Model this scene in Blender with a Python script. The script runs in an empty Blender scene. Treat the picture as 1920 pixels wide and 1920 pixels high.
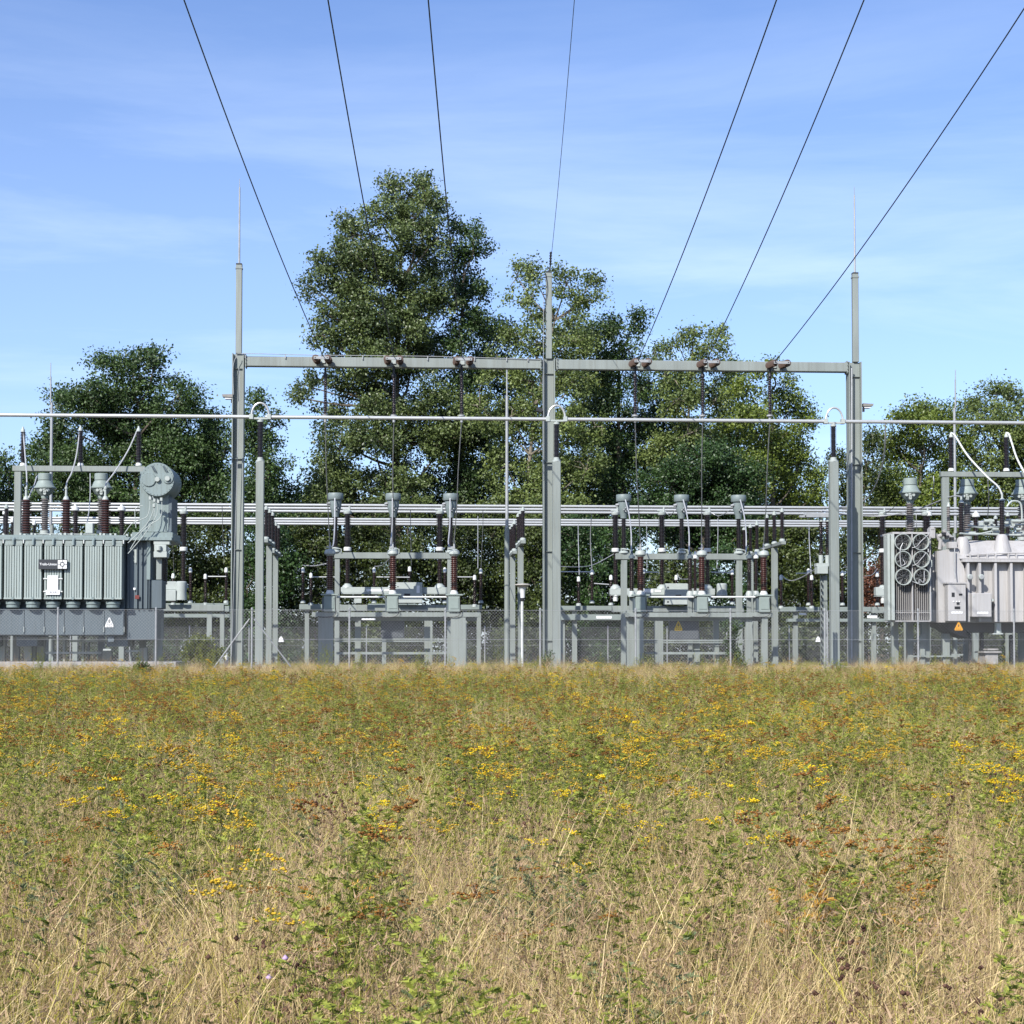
import bpy, math, random
import numpy as np
from mathutils import Vector, Matrix
random.seed(7)
RNG = np.random.default_rng(11)
S = bpy.context.scene
COL = S.collection

# ------------------------------------------------------------------ camera, world, sun, exposure
CAMZ, YAW, PITCH, F = 0.57, math.radians(3.3), math.radians(2.0), 3200.0
cam_d = bpy.data.cameras.new("camera")
cam = bpy.data.objects.new("camera", cam_d)
COL.objects.link(cam)
cam.location = (0, 0, CAMZ)
cam.rotation_euler = (math.radians(90) + PITCH, 0, -YAW)
cam_d.sensor_width = 36
cam_d.lens = 36 * F / 1920
PY0 = 1225 - F * math.tan(PITCH)
cam_d.shift_y = (PY0 - 960) / 1920
cam_d.clip_start = 0.1
cam_d.clip_end = 4000
S.camera = cam

SUN_DIR = Vector((0.62, 1.0, -0.86)).normalized()        # travel direction of the light
elev = math.asin(-SUN_DIR.z)
world = bpy.data.worlds.new("World")
S.world = world
world.use_nodes = True
wn, wl = world.node_tree.nodes, world.node_tree.links
wn.clear()
wo = wn.new("ShaderNodeOutputWorld")
bg = wn.new("ShaderNodeBackground")
sky = wn.new("ShaderNodeTexSky")
sky.sky_type = 'NISHITA'
sky.sun_disc = False
sky.sun_elevation = elev
sky.sun_rotation = math.atan2(-SUN_DIR.x, -SUN_DIR.y)
sky.air_density = 1.0
sky.dust_density = 0.75
sky.ozone_density = 2.2
bg.inputs[1].default_value = 0.115
tc = wn.new("ShaderNodeTexCoord")
mp = wn.new("ShaderNodeMapping")
mp.inputs['Location'].default_value = (0.3, 0.0, 3.1)
mp.inputs['Scale'].default_value = (1.3, 1.3, 10.0)
mp.inputs['Rotation'].default_value = (0.02, 0.07, 0.3)
n1 = wn.new("ShaderNodeTexNoise")
n1.inputs['Scale'].default_value = 1.5
n1.inputs['Detail'].default_value = 9
n1.inputs['Roughness'].default_value = 0.6
n1.inputs['Distortion'].default_value = 0.35
cr = wn.new("ShaderNodeMapRange")
cr.inputs['From Min'].default_value = 0.47
cr.inputs['From Max'].default_value = 0.85
cr.inputs['To Min'].default_value = 0.07
cr.inputs['To Max'].default_value = 0.42
mx = wn.new("ShaderNodeMix")
mx.data_type = 'RGBA'
mx.inputs[7].default_value = (7.6, 8.6, 9.8, 1)
tint = wn.new("ShaderNodeMix")
tint.data_type = 'RGBA'
tint.blend_type = 'MULTIPLY'
tint.inputs[0].default_value = 1.0
tint.inputs[7].default_value = (0.86, 0.95, 1.22, 1)
wl.new(tc.outputs['Generated'], mp.inputs[0])
wl.new(mp.outputs[0], n1.inputs['Vector'])
wl.new(n1.outputs[0], cr.inputs[0])
sep = wn.new("ShaderNodeSeparateXYZ")
low = wn.new("ShaderNodeMapRange")
low.inputs['From Min'].default_value = 0.36
low.inputs['From Max'].default_value = 0.22
low.inputs['To Min'].default_value = 0.25
low.inputs['To Max'].default_value = 1.15
mul = wn.new("ShaderNodeMath"); mul.operation = 'MULTIPLY'
wl.new(tc.outputs['Generated'], sep.inputs[0])
wl.new(sep.outputs[2], low.inputs[0])
wl.new(cr.outputs[0], mul.inputs[0]); wl.new(low.outputs[0], mul.inputs[1])
wl.new(mul.outputs[0], mx.inputs[0])
wl.new(sky.outputs[0], tint.inputs[6])
wl.new(tint.outputs[2], mx.inputs[6])
wl.new(mx.outputs[2], bg.inputs[0])
wl.new(bg.outputs[0], wo.inputs[0])

sun_d = bpy.data.lights.new("sun", 'SUN')
sun_d.energy = 5.0
sun_d.angle = math.radians(0.5)
sun_d.color = (1.0, 0.955, 0.88)
sun = bpy.data.objects.new("sun", sun_d)
COL.objects.link(sun)
sun.rotation_euler = SUN_DIR.to_track_quat('-Z', 'Y').to_euler()
sun.location = (-40, -30, 60)
S.view_settings.view_transform = 'Standard'
S.view_settings.look = 'None'
S.view_settings.exposure = 0.50
S.view_settings.gamma = 1.0
S.cycles.max_bounces = 6
S.cycles.transparent_max_bounces = 6

# ------------------------------------------------------------------ picture pixel -> point at a depth
_f = Vector((math.sin(YAW) * math.cos(PITCH), math.cos(YAW) * math.cos(PITCH), math.sin(PITCH)))
_r = Vector((math.cos(YAW), -math.sin(YAW), 0))
_u = _r.cross(_f)
def P(px, py, Y):
    d = _f + _r * ((px - 960) / F) + _u * ((PY0 - py) / F)
    t = Y / d.y
    return Vector((d.x * t, Y, CAMZ + d.z * t))
def sc(px, Y, py=1150):
    p = P(px, py, Y) - cam.location
    return F / p.dot(_f)

# ------------------------------------------------------------------ materials
def mat(name, col, rough=0.6, metal=0.0, var=0.12, scale=3.0, spec=0.4, streak=False, col2=None, coat=0.0):
    col = tuple(c * .93 for c in col)
    m = bpy.data.materials.new(name)
    m.use_nodes = True
    nt = m.node_tree
    b = nt.nodes["Principled BSDF"]
    b.inputs['Roughness'].default_value = rough
    b.inputs['Metallic'].default_value = metal
    b.inputs['Specular IOR Level'].default_value = spec
    b.inputs['Coat Weight'].default_value = coat
    t = nt.nodes.new("ShaderNodeTexCoord")
    mpn = nt.nodes.new("ShaderNodeMapping")
    mpn.inputs['Scale'].default_value = (1, 1, 0.18) if streak else (1, 1, 1)
    n = nt.nodes.new("ShaderNodeTexNoise")
    n.inputs['Scale'].default_value = scale
    n.inputs['Detail'].default_value = 6
    n.inputs['Roughness'].default_value = 0.65
    r = nt.nodes.new("ShaderNodeMapRange")
    r.inputs[1].default_value = 0.3
    r.inputs[2].default_value = 0.7
    x = nt.nodes.new("ShaderNodeMix")
    x.data_type = 'RGBA'
    c2 = col2 or tuple(c * (1 - 2.2 * var) for c in col)
    x.inputs[6].default_value = (*c2, 1)
    x.inputs[7].default_value = (*[min(1, c * (1 + var * 0.5)) for c in col], 1)
    nt.links.new(t.outputs['Object'], mpn.inputs[0])
    nt.links.new(mpn.outputs[0], n.inputs['Vector'])
    nt.links.new(n.outputs[0], r.inputs[0])
    nt.links.new(r.outputs[0], x.inputs[0])
    outc = x.outputs[2]
    if streak:
        mp2 = nt.nodes.new("ShaderNodeMapping"); mp2.inputs['Scale'].default_value = (9, 9, 0.35)
        n2 = nt.nodes.new("ShaderNodeTexNoise"); n2.inputs['Scale'].default_value = 1.6; n2.inputs['Detail'].default_value = 5
        r2 = nt.nodes.new("ShaderNodeMapRange"); r2.inputs[1].default_value = 0.45; r2.inputs[2].default_value = 0.75; r2.inputs[3].default_value = 0.0; r2.inputs[4].default_value = 0.42
        x2 = nt.nodes.new("ShaderNodeMix"); x2.data_type = 'RGBA'
        x2.inputs[7].default_value = (col[0] * .62, col[1] * .56, col[2] * .48, 1)
        nt.links.new(t.outputs['Object'], mp2.inputs[0]); nt.links.new(mp2.outputs[0], n2.inputs['Vector']); nt.links.new(n2.outputs[0], r2.inputs[0])
        nt.links.new(r2.outputs[0], x2.inputs[0]); nt.links.new(outc, x2.inputs[6]); outc = x2.outputs[2]
    nt.links.new(outc, b.inputs['Base Color'])
    return m
def leafmat(name, dark, light, trans=0.25, rough=0.45, spec=0.5, per_obj=0.0):
    m = bpy.data.materials.new(name)
    m.use_nodes = True
    nt = m.node_tree
    b = nt.nodes["Principled BSDF"]
    b.inputs['Roughness'].default_value = rough
    b.inputs['Specular IOR Level'].default_value = spec
    a = nt.nodes.new("ShaderNodeAttribute")
    a.attribute_name = 'v'
    x = nt.nodes.new("ShaderNodeMix")
    x.data_type = 'RGBA'
    x.inputs[6].default_value = (*dark, 1)
    x.inputs[7].default_value = (*light, 1)
    fac = a.outputs['Fac']
    if per_obj:
        oi = nt.nodes.new("ShaderNodeObjectInfo")
        ma = nt.nodes.new("ShaderNodeMath"); ma.operation = 'MULTIPLY_ADD'
        ma.inputs[1].default_value = per_obj
        ma.inputs[2].default_value = -per_obj / 2
        nt.links.new(oi.outputs['Random'], ma.inputs[0])
        ad = nt.nodes.new("ShaderNodeMath"); ad.operation = 'ADD'; ad.use_clamp = True
        nt.links.new(ma.outputs[0], ad.inputs[0]); nt.links.new(fac, ad.inputs[1])
        fac = ad.outputs[0]
    nt.links.new(fac, x.inputs[0])
    nt.links.new(x.outputs[2], b.inputs['Base Color'])
    tr = nt.nodes.new("ShaderNodeBsdfTranslucent")
    ms = nt.nodes.new("ShaderNodeMixShader")
    ms.inputs[0].default_value = trans
    nt.links.new(x.outputs[2], tr.inputs[0])
    nt.links.new(b.outputs[0], ms.inputs[1])
    nt.links.new(tr.outputs[0], ms.inputs[2])
    nt.links.new(ms.outputs[0], nt.nodes["Material Output"].inputs[0])
    return m
M = dict(
    steel=mat("painted_steel", (0.243, 0.275, 0.26), 0.55, 0, 0.10, 1.6, streak=True),
    steel2=mat("greenish_painted_steel", (0.22, 0.26, 0.245), 0.5, 0, 0.07, 1.5),
    galv=mat("galvanised_steel", (0.34, 0.355, 0.365), 0.5, 0.15, 0.10, 6),
    meshw=mat("chain_link_wire", (0.30, 0.31, 0.32), 0.55, 0.2, 0.10, 6),
    alu=mat("aluminium_tube", (0.50, 0.515, 0.51), 0.38, 0.35, 0.05, 3),
    brown=mat("brown_porcelain", (0.022, 0.010, 0.010), 0.16, 0, 0.15, 9, 0.6),
    red=mat("reddish_porcelain", (0.070, 0.021, 0.014), 0.2, 0, 0.15, 9, 0.6),
    greyp=mat("grey_porcelain", (0.22, 0.20, 0.19), 0.3, 0, 0.12, 6, 0.5),
    light=mat("light_grey_enamel", (0.38, 0.42, 0.40), 0.45, 0, 0.06, 3),
    white=mat("white_cap", (0.62, 0.64, 0.62), 0.45, 0, 0.06, 4),
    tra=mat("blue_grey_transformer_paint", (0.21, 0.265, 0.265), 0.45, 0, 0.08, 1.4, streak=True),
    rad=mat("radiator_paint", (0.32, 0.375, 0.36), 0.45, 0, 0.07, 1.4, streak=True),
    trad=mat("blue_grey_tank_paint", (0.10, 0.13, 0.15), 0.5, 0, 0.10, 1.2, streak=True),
    trb=mat("pinkish_grey_transformer_paint", (0.425, 0.42, 0.42), 0.5, 0, 0.09, 1.4, streak=True),
    head=mat("sage_head_paint", (0.25, 0.30, 0.28), 0.5, 0, 0.06, 3),
    dark=mat("dark_metal", (0.03, 0.032, 0.035), 0.5, 0.2, 0.1, 5),
    sign=mat("dark_sign_face", (0.028, 0.032, 0.04), 0.5, 0, 0.03, 5),
    paper=mat("white_plate", (0.78, 0.79, 0.80), 0.5, 0, 0.02, 5),
    yellow=mat("yellow_sign", (0.75, 0.50, 0.03), 0.5, 0, 0.03, 5),
    orange=mat("orange_sign", (0.80, 0.36, 0.02), 0.5, 0, 0.03, 5),
    ink=mat("printed_ink", (0.03, 0.03, 0.03), 0.6, 0, 0, 5),
    reds=mat("faded_red_label", (0.16, 0.03, 0.025), 0.6, 0, 0.1, 5),
    wire=mat("weathered_conductor", (0.035, 0.037, 0.04), 0.5, 0.3, 0.1, 4),
    wirel=mat("bright_cable", (0.50, 0.51, 0.52), 0.45, 0.3, 0.1, 4),
    rust=mat("rusty_disc", (0.115, 0.075, 0.06), 0.6, 0.1, 0.2, 12),
    conc=mat("concrete", (0.36, 0.35, 0.34), 0.9, 0, 0.14, 4),
    gravel=mat("yard_gravel", (0.085, 0.08, 0.055), 0.95, 0, 0.25, 1.1),
    soil=mat("dry_meadow_soil", (0.075, 0.055, 0.03), 0.95, 0, 0.22, 2.5),
    bark=mat("grey_bark", (0.13, 0.11, 0.085), 0.9, 0, 0.2, 4),
    barkl=mat("pale_bark", (0.24, 0.21, 0.165), 0.9, 0, 0.2, 4),
    lamp=mat("lamp_glass", (0.65, 0.66, 0.66), 0.3, 0, 0.03, 4),
    beige=mat("beige_lamp_cap", (0.50, 0.47, 0.42), 0.5, 0, 0.06, 4),
)

# ------------------------------------------------------------------ mesh builder
class MB:
    def __init__(s): s.v, s.f, s.sm = [], [], []
    def add(s, v, f, smooth=False):
        o = len(s.v); s.v += [tuple(p) for p in v]
        s.f += [tuple(i + o for i in q) for q in f]; s.sm += [smooth] * len(f)
        return s
    def box(s, c, d, rz=0.0, rx=0.0, ry=0.0):
        hx, hy, hz = d[0] / 2, d[1] / 2, d[2] / 2
        R = Matrix.Rotation(rz, 3, 'Z') @ Matrix.Rotation(ry, 3, 'Y') @ Matrix.Rotation(rx, 3, 'X')
        b = min(d) * 0.06
        if b < 0.004:
            vs = [Vector(c) + R @ Vector((x * hx, y * hy, z * hz)) for x in (-1, 1) for y in (-1, 1) for z in (-1, 1)]
            return s.add(vs, [(0, 1, 3, 2), (4, 6, 7, 5), (0, 4, 5, 1), (2, 3, 7, 6), (0, 2, 6, 4), (1, 5, 7, 3)])
        b = min(b, 0.02)
        # box with small chamfers: 24 verts
        vs, idx = [], {}
        for x in (-1, 1):
            for y in (-1, 1):
                for z in (-1, 1):
                    for a in range(3):
                        q = [x * (hx - b), y * (hy - b), z * (hz - b)]
                        q[a] += (x, y, z)[a] * b
                        idx[(x, y, z, a)] = len(vs); vs.append(Vector(c) + R @ Vector(q))
        fs = []
        for a in range(3):
            for sg in (-1, 1):
                o1, o2 = [i for i in range(3) if i != a]
                loop = []
                for (p, q) in ((-1, -1), (1, -1), (1, 1), (-1, 1)):
                    k = [0, 0, 0]; k[a] = sg; k[o1] = p; k[o2] = q
                    loop.append(idx[(*k, a)])
                if (sg > 0) != (a != 1): loop.reverse()
                fs.append(loop)
        for a in range(3):
            o1, o2 = [i for i in range(3) if i != a]
            for p in (-1, 1):
                for q in (-1, 1):
                    k0 = [0, 0, 0]; k0[a] = -1; k0[o1] = p; k0[o2] = q
                    k1 = list(k0); k1[a] = 1
                    loop = [idx[(*k0, o1)], idx[(*k1, o1)], idx[(*k1, o2)], idx[(*k0, o2)]]
                    fs.append(loop)
        for x in (-1, 1):
            for y in (-1, 1):
                for z in (-1, 1):
                    fs.append([idx[(x, y, z, 0)], idx[(x, y, z, 1)], idx[(x, y, z, 2)]])
        return s.add(vs, fs)
    def lathe(s, c, prof, n=16, axis=None, smooth=True, cap=True):
        """prof: (radius, height) list along axis from c"""
        ax = Vector(axis or (0, 0, 1)).normalized()
        t = ax.cross(Vector((0, 1, 0) if abs(ax.y) < 0.9 else (1, 0, 0))).normalized()
        b = ax.cross(t)
        c = Vector(c); vs, fs = [], []
        for (r, h) in prof:
            for k in range(n):
                a = 2 * math.pi * k / n
                vs.append(c + ax * h + (t * math.cos(a) + b * math.sin(a)) * r)
        for i in range(len(prof) - 1):
            for k in range(n):
                k2 = (k + 1) % n
                fs.append((i * n + k, i * n + k2, (i + 1) * n + k2, (i + 1) * n + k))
        s.add(vs, fs, smooth)
        if cap:
            m = len(prof) - 1
            s.add(vs[:n], [tuple(range(n))[::-1]])
            s.add(vs[m * n:], [tuple(range(n))])
        return s
    def cyl(s, p0, p1, r0, r1=None, n=12, smooth=True):
        p0, p1 = Vector(p0), Vector(p1)
        L = (p1 - p0).length
        return s.lathe(p0, [(r0, 0), (r1 if r1 is not None else r0, L)], n, p1 - p0, smooth)
    def tube(s, pts, r, n=8):
        pts = [Vector(p) for p in pts]
        rr = r if isinstance(r, (list, tuple)) else [r] * len(pts)
        vs, fs = [], []
        pt = None
        for i, p in enumerate(pts):
            d = (pts[min(i + 1, len(pts) - 1)] - pts[max(i - 1, 0)]).normalized()
            if pt is None:
                pt = d.cross(Vector((0, 0, 1)) if abs(d.z) < 0.9 else Vector((1, 0, 0))).normalized()
            pt = (pt - d * pt.dot(d)).normalized()
            b = d.cross(pt)
            for k in range(n):
                a = 2 * math.pi * k / n
                vs.append(p + (pt * math.cos(a) + b * math.sin(a)) * rr[i])
        for i in range(len(pts) - 1):
            for k in range(n):
                k2 = (k + 1) % n
                fs.append((i * n + k, i * n + k2, (i + 1) * n + k2, (i + 1) * n + k))
        s.add(vs, fs, True)
        s.add(vs[:n], [tuple(range(n))[::-1]]); s.add(vs[-n:], [tuple(range(n))])
        return s
    def hbeam(s, x, y, z0, z1, w, d, t=0.02, rz=0.0):
        """vertical H section: flanges at +-w/2, web across; rz turns it"""
        zc, h = (z0 + z1) / 2, z1 - z0
        R = Matrix.Rotation(rz, 3, 'Z')
        for sx in (-1, 1):
            o = R @ Vector((sx * (w / 2 - t / 2), 0, 0))
            s.box((x + o.x, y + o.y, zc), (t, d, h), rz)
        s.box((x, y, zc), (w - 2 * t - 0.004, t, h - 0.01), rz)
        return s
    def prism(s, poly, y0, y1):
        """poly of (x, z); extruded from y0 to y1"""
        n = len(poly)
        vs = [(x, y0, z) for x, z in poly] + [(x, y1, z) for x, z in poly]
        fs = [tuple(range(n)), tuple(range(2 * n - 1, n - 1, -1))]
        fs += [(i, i + n, (i + 1) % n + n, (i + 1) % n) for i in range(n)]
        return s.add(vs, fs)
    def pbox(s, x0, y0, x1, y1, Y, D):
        """box whose front face fills these picture pixels at depth Y, D metres deep"""
        a, b = P(x0, (y0 + y1) / 2, Y), P(x1, (y0 + y1) / 2, Y)
        zt, zb = P((x0 + x1) / 2, y0, Y).z, P((x0 + x1) / 2, y1, Y).z
        return s.box(((a.x + b.x) / 2, Y + D / 2, (zt + zb) / 2), (abs(b.x - a.x), D, abs(zt - zb)))
    def pcyl(s, px, y0, y1, Y, wpx, wtop=None, n=16):
        k = sc(px, Y)
        a, b = P(px, y1, Y), P(px, y0, Y)
        return s.lathe((a.x, Y, a.z), [(wpx / 2 / k, 0), ((wtop or wpx) / 2 / k, b.z - a.z)], n)
    def plathe(s, px, prof, Y, n=18):
        """prof: (width px, py) from bottom to top"""
        k = sc(px, Y); z0 = P(px, prof[0][1], Y)
        return s.lathe((z0.x, Y, z0.z), [(w / 2 / k, P(px, py, Y).z - z0.z) for w, py in prof], n)
    def ins(s, c, h, rs, n, rc=None, axis=None, seg=14):
        rc = rc or rs * 0.62
        p = h / n
        prof = [(rc, 0)]
        for i in range(n):
            prof += [(rc, (i + .12) * p), (rs, (i + .42) * p), (rs, (i + .56) * p), (rc, (i + .74) * p)]
        prof.append((rc, h))
        return s.lathe(c, prof, seg, axis)
    def pins(s, px, y0, y1, Y, wpx, n, seg=14):
        a, b = P(px, y1, Y), P(px, y0, Y)
        return s.ins((a.x, Y, a.z), b.z - a.z, wpx / 2 / sc(px, Y), n, seg=seg)
    def ptube(s, pts, r, n=6, sub=0):
        q = [P(*p) for p in pts]
        if sub:
            q = smooth_path(q, sub)
        return s.tube(q, r, n)
    def build(s, name, m, parent=None, loc=None):
        me = bpy.data.meshes.new(name)
        off = Vector((0, 0, 0))
        if parent is not None: off = ROOT.get(parent.name, Vector((0, 0, 0)))
        elif loc is not None: off = Vector(loc)
        me.from_pydata([(x - off.x, y - off.y, z - off.z) for x, y, z in s.v], [], s.f)
        me.polygons.foreach_set('use_smooth', s.sm)
        if any(s.sm): me.set_sharp_from_angle(angle=math.radians(38))
        me.materials.append(M[m] if isinstance(m, str) else m)
        o = bpy.data.objects.new(name, me)
        COL.objects.link(o)
        if parent is not None:
            o.parent = parent
            ROOT[o.name] = off
        elif loc is not None: o.location = loc
        return o
ROOT = {}
def smooth_path(q, sub):
    out = []
    n = len(q)
    for i in range(n - 1):
        p0, p1, p2, p3 = q[max(i - 1, 0)], q[i], q[i + 1], q[min(i + 2, n - 1)]
        for k in range(sub):
            t = k / sub
            out.append(0.5 * ((2 * p1) + (p2 - p0) * t + (2 * p0 - 5 * p1 + 4 * p2 - p3) * t * t + (3 * p1 - p0 - 3 * p2 + p3) * t ** 3))
    out.append(q[-1])
    return out
def tag(o, label=None, cat=None, group=None, kind=None):
    if label: o['label'] = label
    if cat: o['category'] = cat
    if group: o['group'] = group
    if kind: o['kind'] = kind
    return o
def thing(name, loc, label, cat, group=None):
    o = bpy.data.objects.new(name, None)
    o.empty_display_size = 0.2
    COL.objects.link(o)
    o.location = loc
    ROOT[o.name] = Vector(loc)
    return tag(o, label, cat, group)
def copy_tree(o, loc=None, parent=None):
    c = o.copy(); COL.objects.link(c)
    if parent: c.parent = parent
    if loc is not None: c.location = loc
    kids = [x for x in KIDS if x.parent == o]
    for ch in kids: copy_tree(ch, None, c)
    return c
KIDS = []
def refresh():
    KIDS[:] = list(COL.objects)
def lettering(name, text, size, loc, mat_, parent, ext=0.002):
    cu = bpy.data.curves.new(name, 'FONT')
    cu.body = text; cu.size = size; cu.extrude = ext; cu.offset = size * 0.012
    cu.align_x = 'CENTER'; cu.align_y = 'CENTER'
    cu.materials.append(M[mat_])
    o = bpy.data.objects.new(name, cu); COL.objects.link(o)
    bpy.context.view_layer.update()
    me = bpy.data.meshes.new_from_object(o.evaluated_get(bpy.context.evaluated_depsgraph_get()))
    bpy.data.objects.remove(o)
    o = bpy.data.objects.new(name, me); COL.objects.link(o)
    o.parent = parent
    o.rotation_euler = (math.radians(90), 0, 0)
    return o
def base(px, Y, z=0.0):
    p = P(px, 1240, Y); return (p.x, Y, z)

# ------------------------------------------------------------------ ground
def gz(y):
    if y < 18: return -0.95
    if y < 50: return -0.95 + 0.60 * (y - 18) / 32
    if y < 53.2: return -0.35 + 0.33 * (y - 50) / 3.2
    return -0.02
def gzv(y): return np.interp(y, [-100, 18, 50, 53.2, 5000], [-0.95, -0.95, -0.35, -0.02, -0.02])
def ground():
    ys = [-400, -60, -10] + list(np.arange(0, 54, 1.5)) + [53.2, 60, 90, 200, 600, 2500]
    ys = sorted(set(float(y) for y in ys))
    xs = [-2500, -600, -150] + list(np.arange(-60, 61, 4.0)) + [150, 600, 2500]
    v, f = [], []
    for y in ys:
        for x in xs:
            b = 0.06 * math.sin(x * .5 + y * .3) * math.sin(y * .45) if abs(x) < 61 and -11 < y < 50 else 0
            v.append((x, y, gz(y) + b))
    n = len(xs)
    for j in range(len(ys) - 1):
        for i in range(n - 1):
            f.append((j * n + i, j * n + i + 1, (j + 1) * n + i + 1, (j + 1) * n + i))
    tag(MB().add(v, f, True).build("ground", "soil"), kind='structure')
ground()
b = MB(); b.add([(-70, 53.7, 0.0), (70, 53.7, 0.0), (70, 85, 0.0), (-70, 85, 0.0)], [(0, 1, 2, 3)])
tag(b.build("yard_ground", "gravel"), kind='structure')
b = MB()
for i in range(40):
    b.box((-29.3 + i * 1.5, 53.55, -0.02), (1.49, 0.16, 0.17))
tag(b.build("kerb", "conc"), kind='structure')

# ------------------------------------------------------------------ foliage helpers
def leaf_mesh(name, pos, nrm_bias, size, aspect, v, matl, parent=None, off=(0, 0, 0), fold=True):
    """rhombic leaves: pos (n,3), each with a random normal pushed by nrm_bias (n,3)"""
    n = len(pos)
    nr = RNG.normal(size=(n, 3)) + nrm_bias
    nr /= np.linalg.norm(nr, axis=1)[:, None] + 1e-9
    a = RNG.normal(size=(n, 3)); a -= nr * (a * nr).sum(1)[:, None]
    a /= np.linalg.norm(a, axis=1)[:, None] + 1e-9
    c = np.cross(nr, a)
    L = (size * (0.55 + 0.85 * RNG.random(n)))[:, None]
    W = L * aspect
    lift = nr * L * 0.12
    p0 = pos - a * L * .5
    p1 = pos + c * W * .5 + lift - a * L * .05
    p2 = pos + a * L * .5
    p3 = pos - c * W * .5 + lift - a * L * .05
    V = np.stack([p0, p1, p2, p3], 1).reshape(-1, 3) - np.array(off)
    me = bpy.data.meshes.new(name)
    me.vertices.add(4 * n); me.vertices.foreach_set('co', V.ravel())
    tri = np.arange(4 * n).reshape(n, 4)
    F_ = np.concatenate([tri[:, [0, 1, 2]], tri[:, [0, 2, 3]]], 1).reshape(-1)
    me.loops.add(6 * n); me.loops.foreach_set('vertex_index', F_)
    me.polygons.add(2 * n)
    me.polygons.foreach_set('loop_start', np.arange(0, 6 * n, 3))
    me.polygons.foreach_set('loop_total', np.full(2 * n, 3))
    at = me.attributes.new('v', 'FLOAT', 'FACE')
    at.data.foreach_set('value', np.repeat(np.clip(v, 0, 1), 2).astype(np.float32))
    me.materials.append(matl)
    me.update()
    o = bpy.data.objects.new(name, me); COL.objects.link(o)
    if parent is not None: o.parent = parent
    return o
LEAF = {
    'maple': leafmat("dark_maple_leaves", (0.018, 0.038, 0.012), (0.09, 0.155, 0.038), 0.25, 0.5),
    'poplar': leafmat("poplar_leaves", (0.030, 0.052, 0.016), (0.18, 0.235, 0.075), 0.25, 0.42, 0.5),
    'airy': leafmat("birch_like_leaves", (0.050, 0.082, 0.02), (0.24, 0.30, 0.085), 0.3, 0.5),
    'oak': leafmat("deep_green_oak_leaves", (0.014, 0.034, 0.011), (0.065, 0.125, 0.032), 0.2, 0.45),
    'young': leafmat("yellowish_green_leaves", (0.050, 0.085, 0.013), (0.23, 0.29, 0.05), 0.3, 0.45),
    'under': leafmat("undergrowth_leaves", (0.012, 0.024, 0.006), (0.105, 0.14, 0.028), 0.22, 0.5),
    'redl': leafmat("reddish_brown_leaves", (0.05, 0.02, 0.012), (0.26, 0.10, 0.05), 0.2, 0.6),
    'weed': leafmat("fence_weed_leaves", (0.045, 0.07, 0.012), (0.24, 0.26, 0.04), 0.3, 0.5),
    'sap': leafmat("sapling_leaves", (0.025, 0.055, 0.015), (0.11, 0.17, 0.05), 0.3, 0.5),
}
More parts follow.
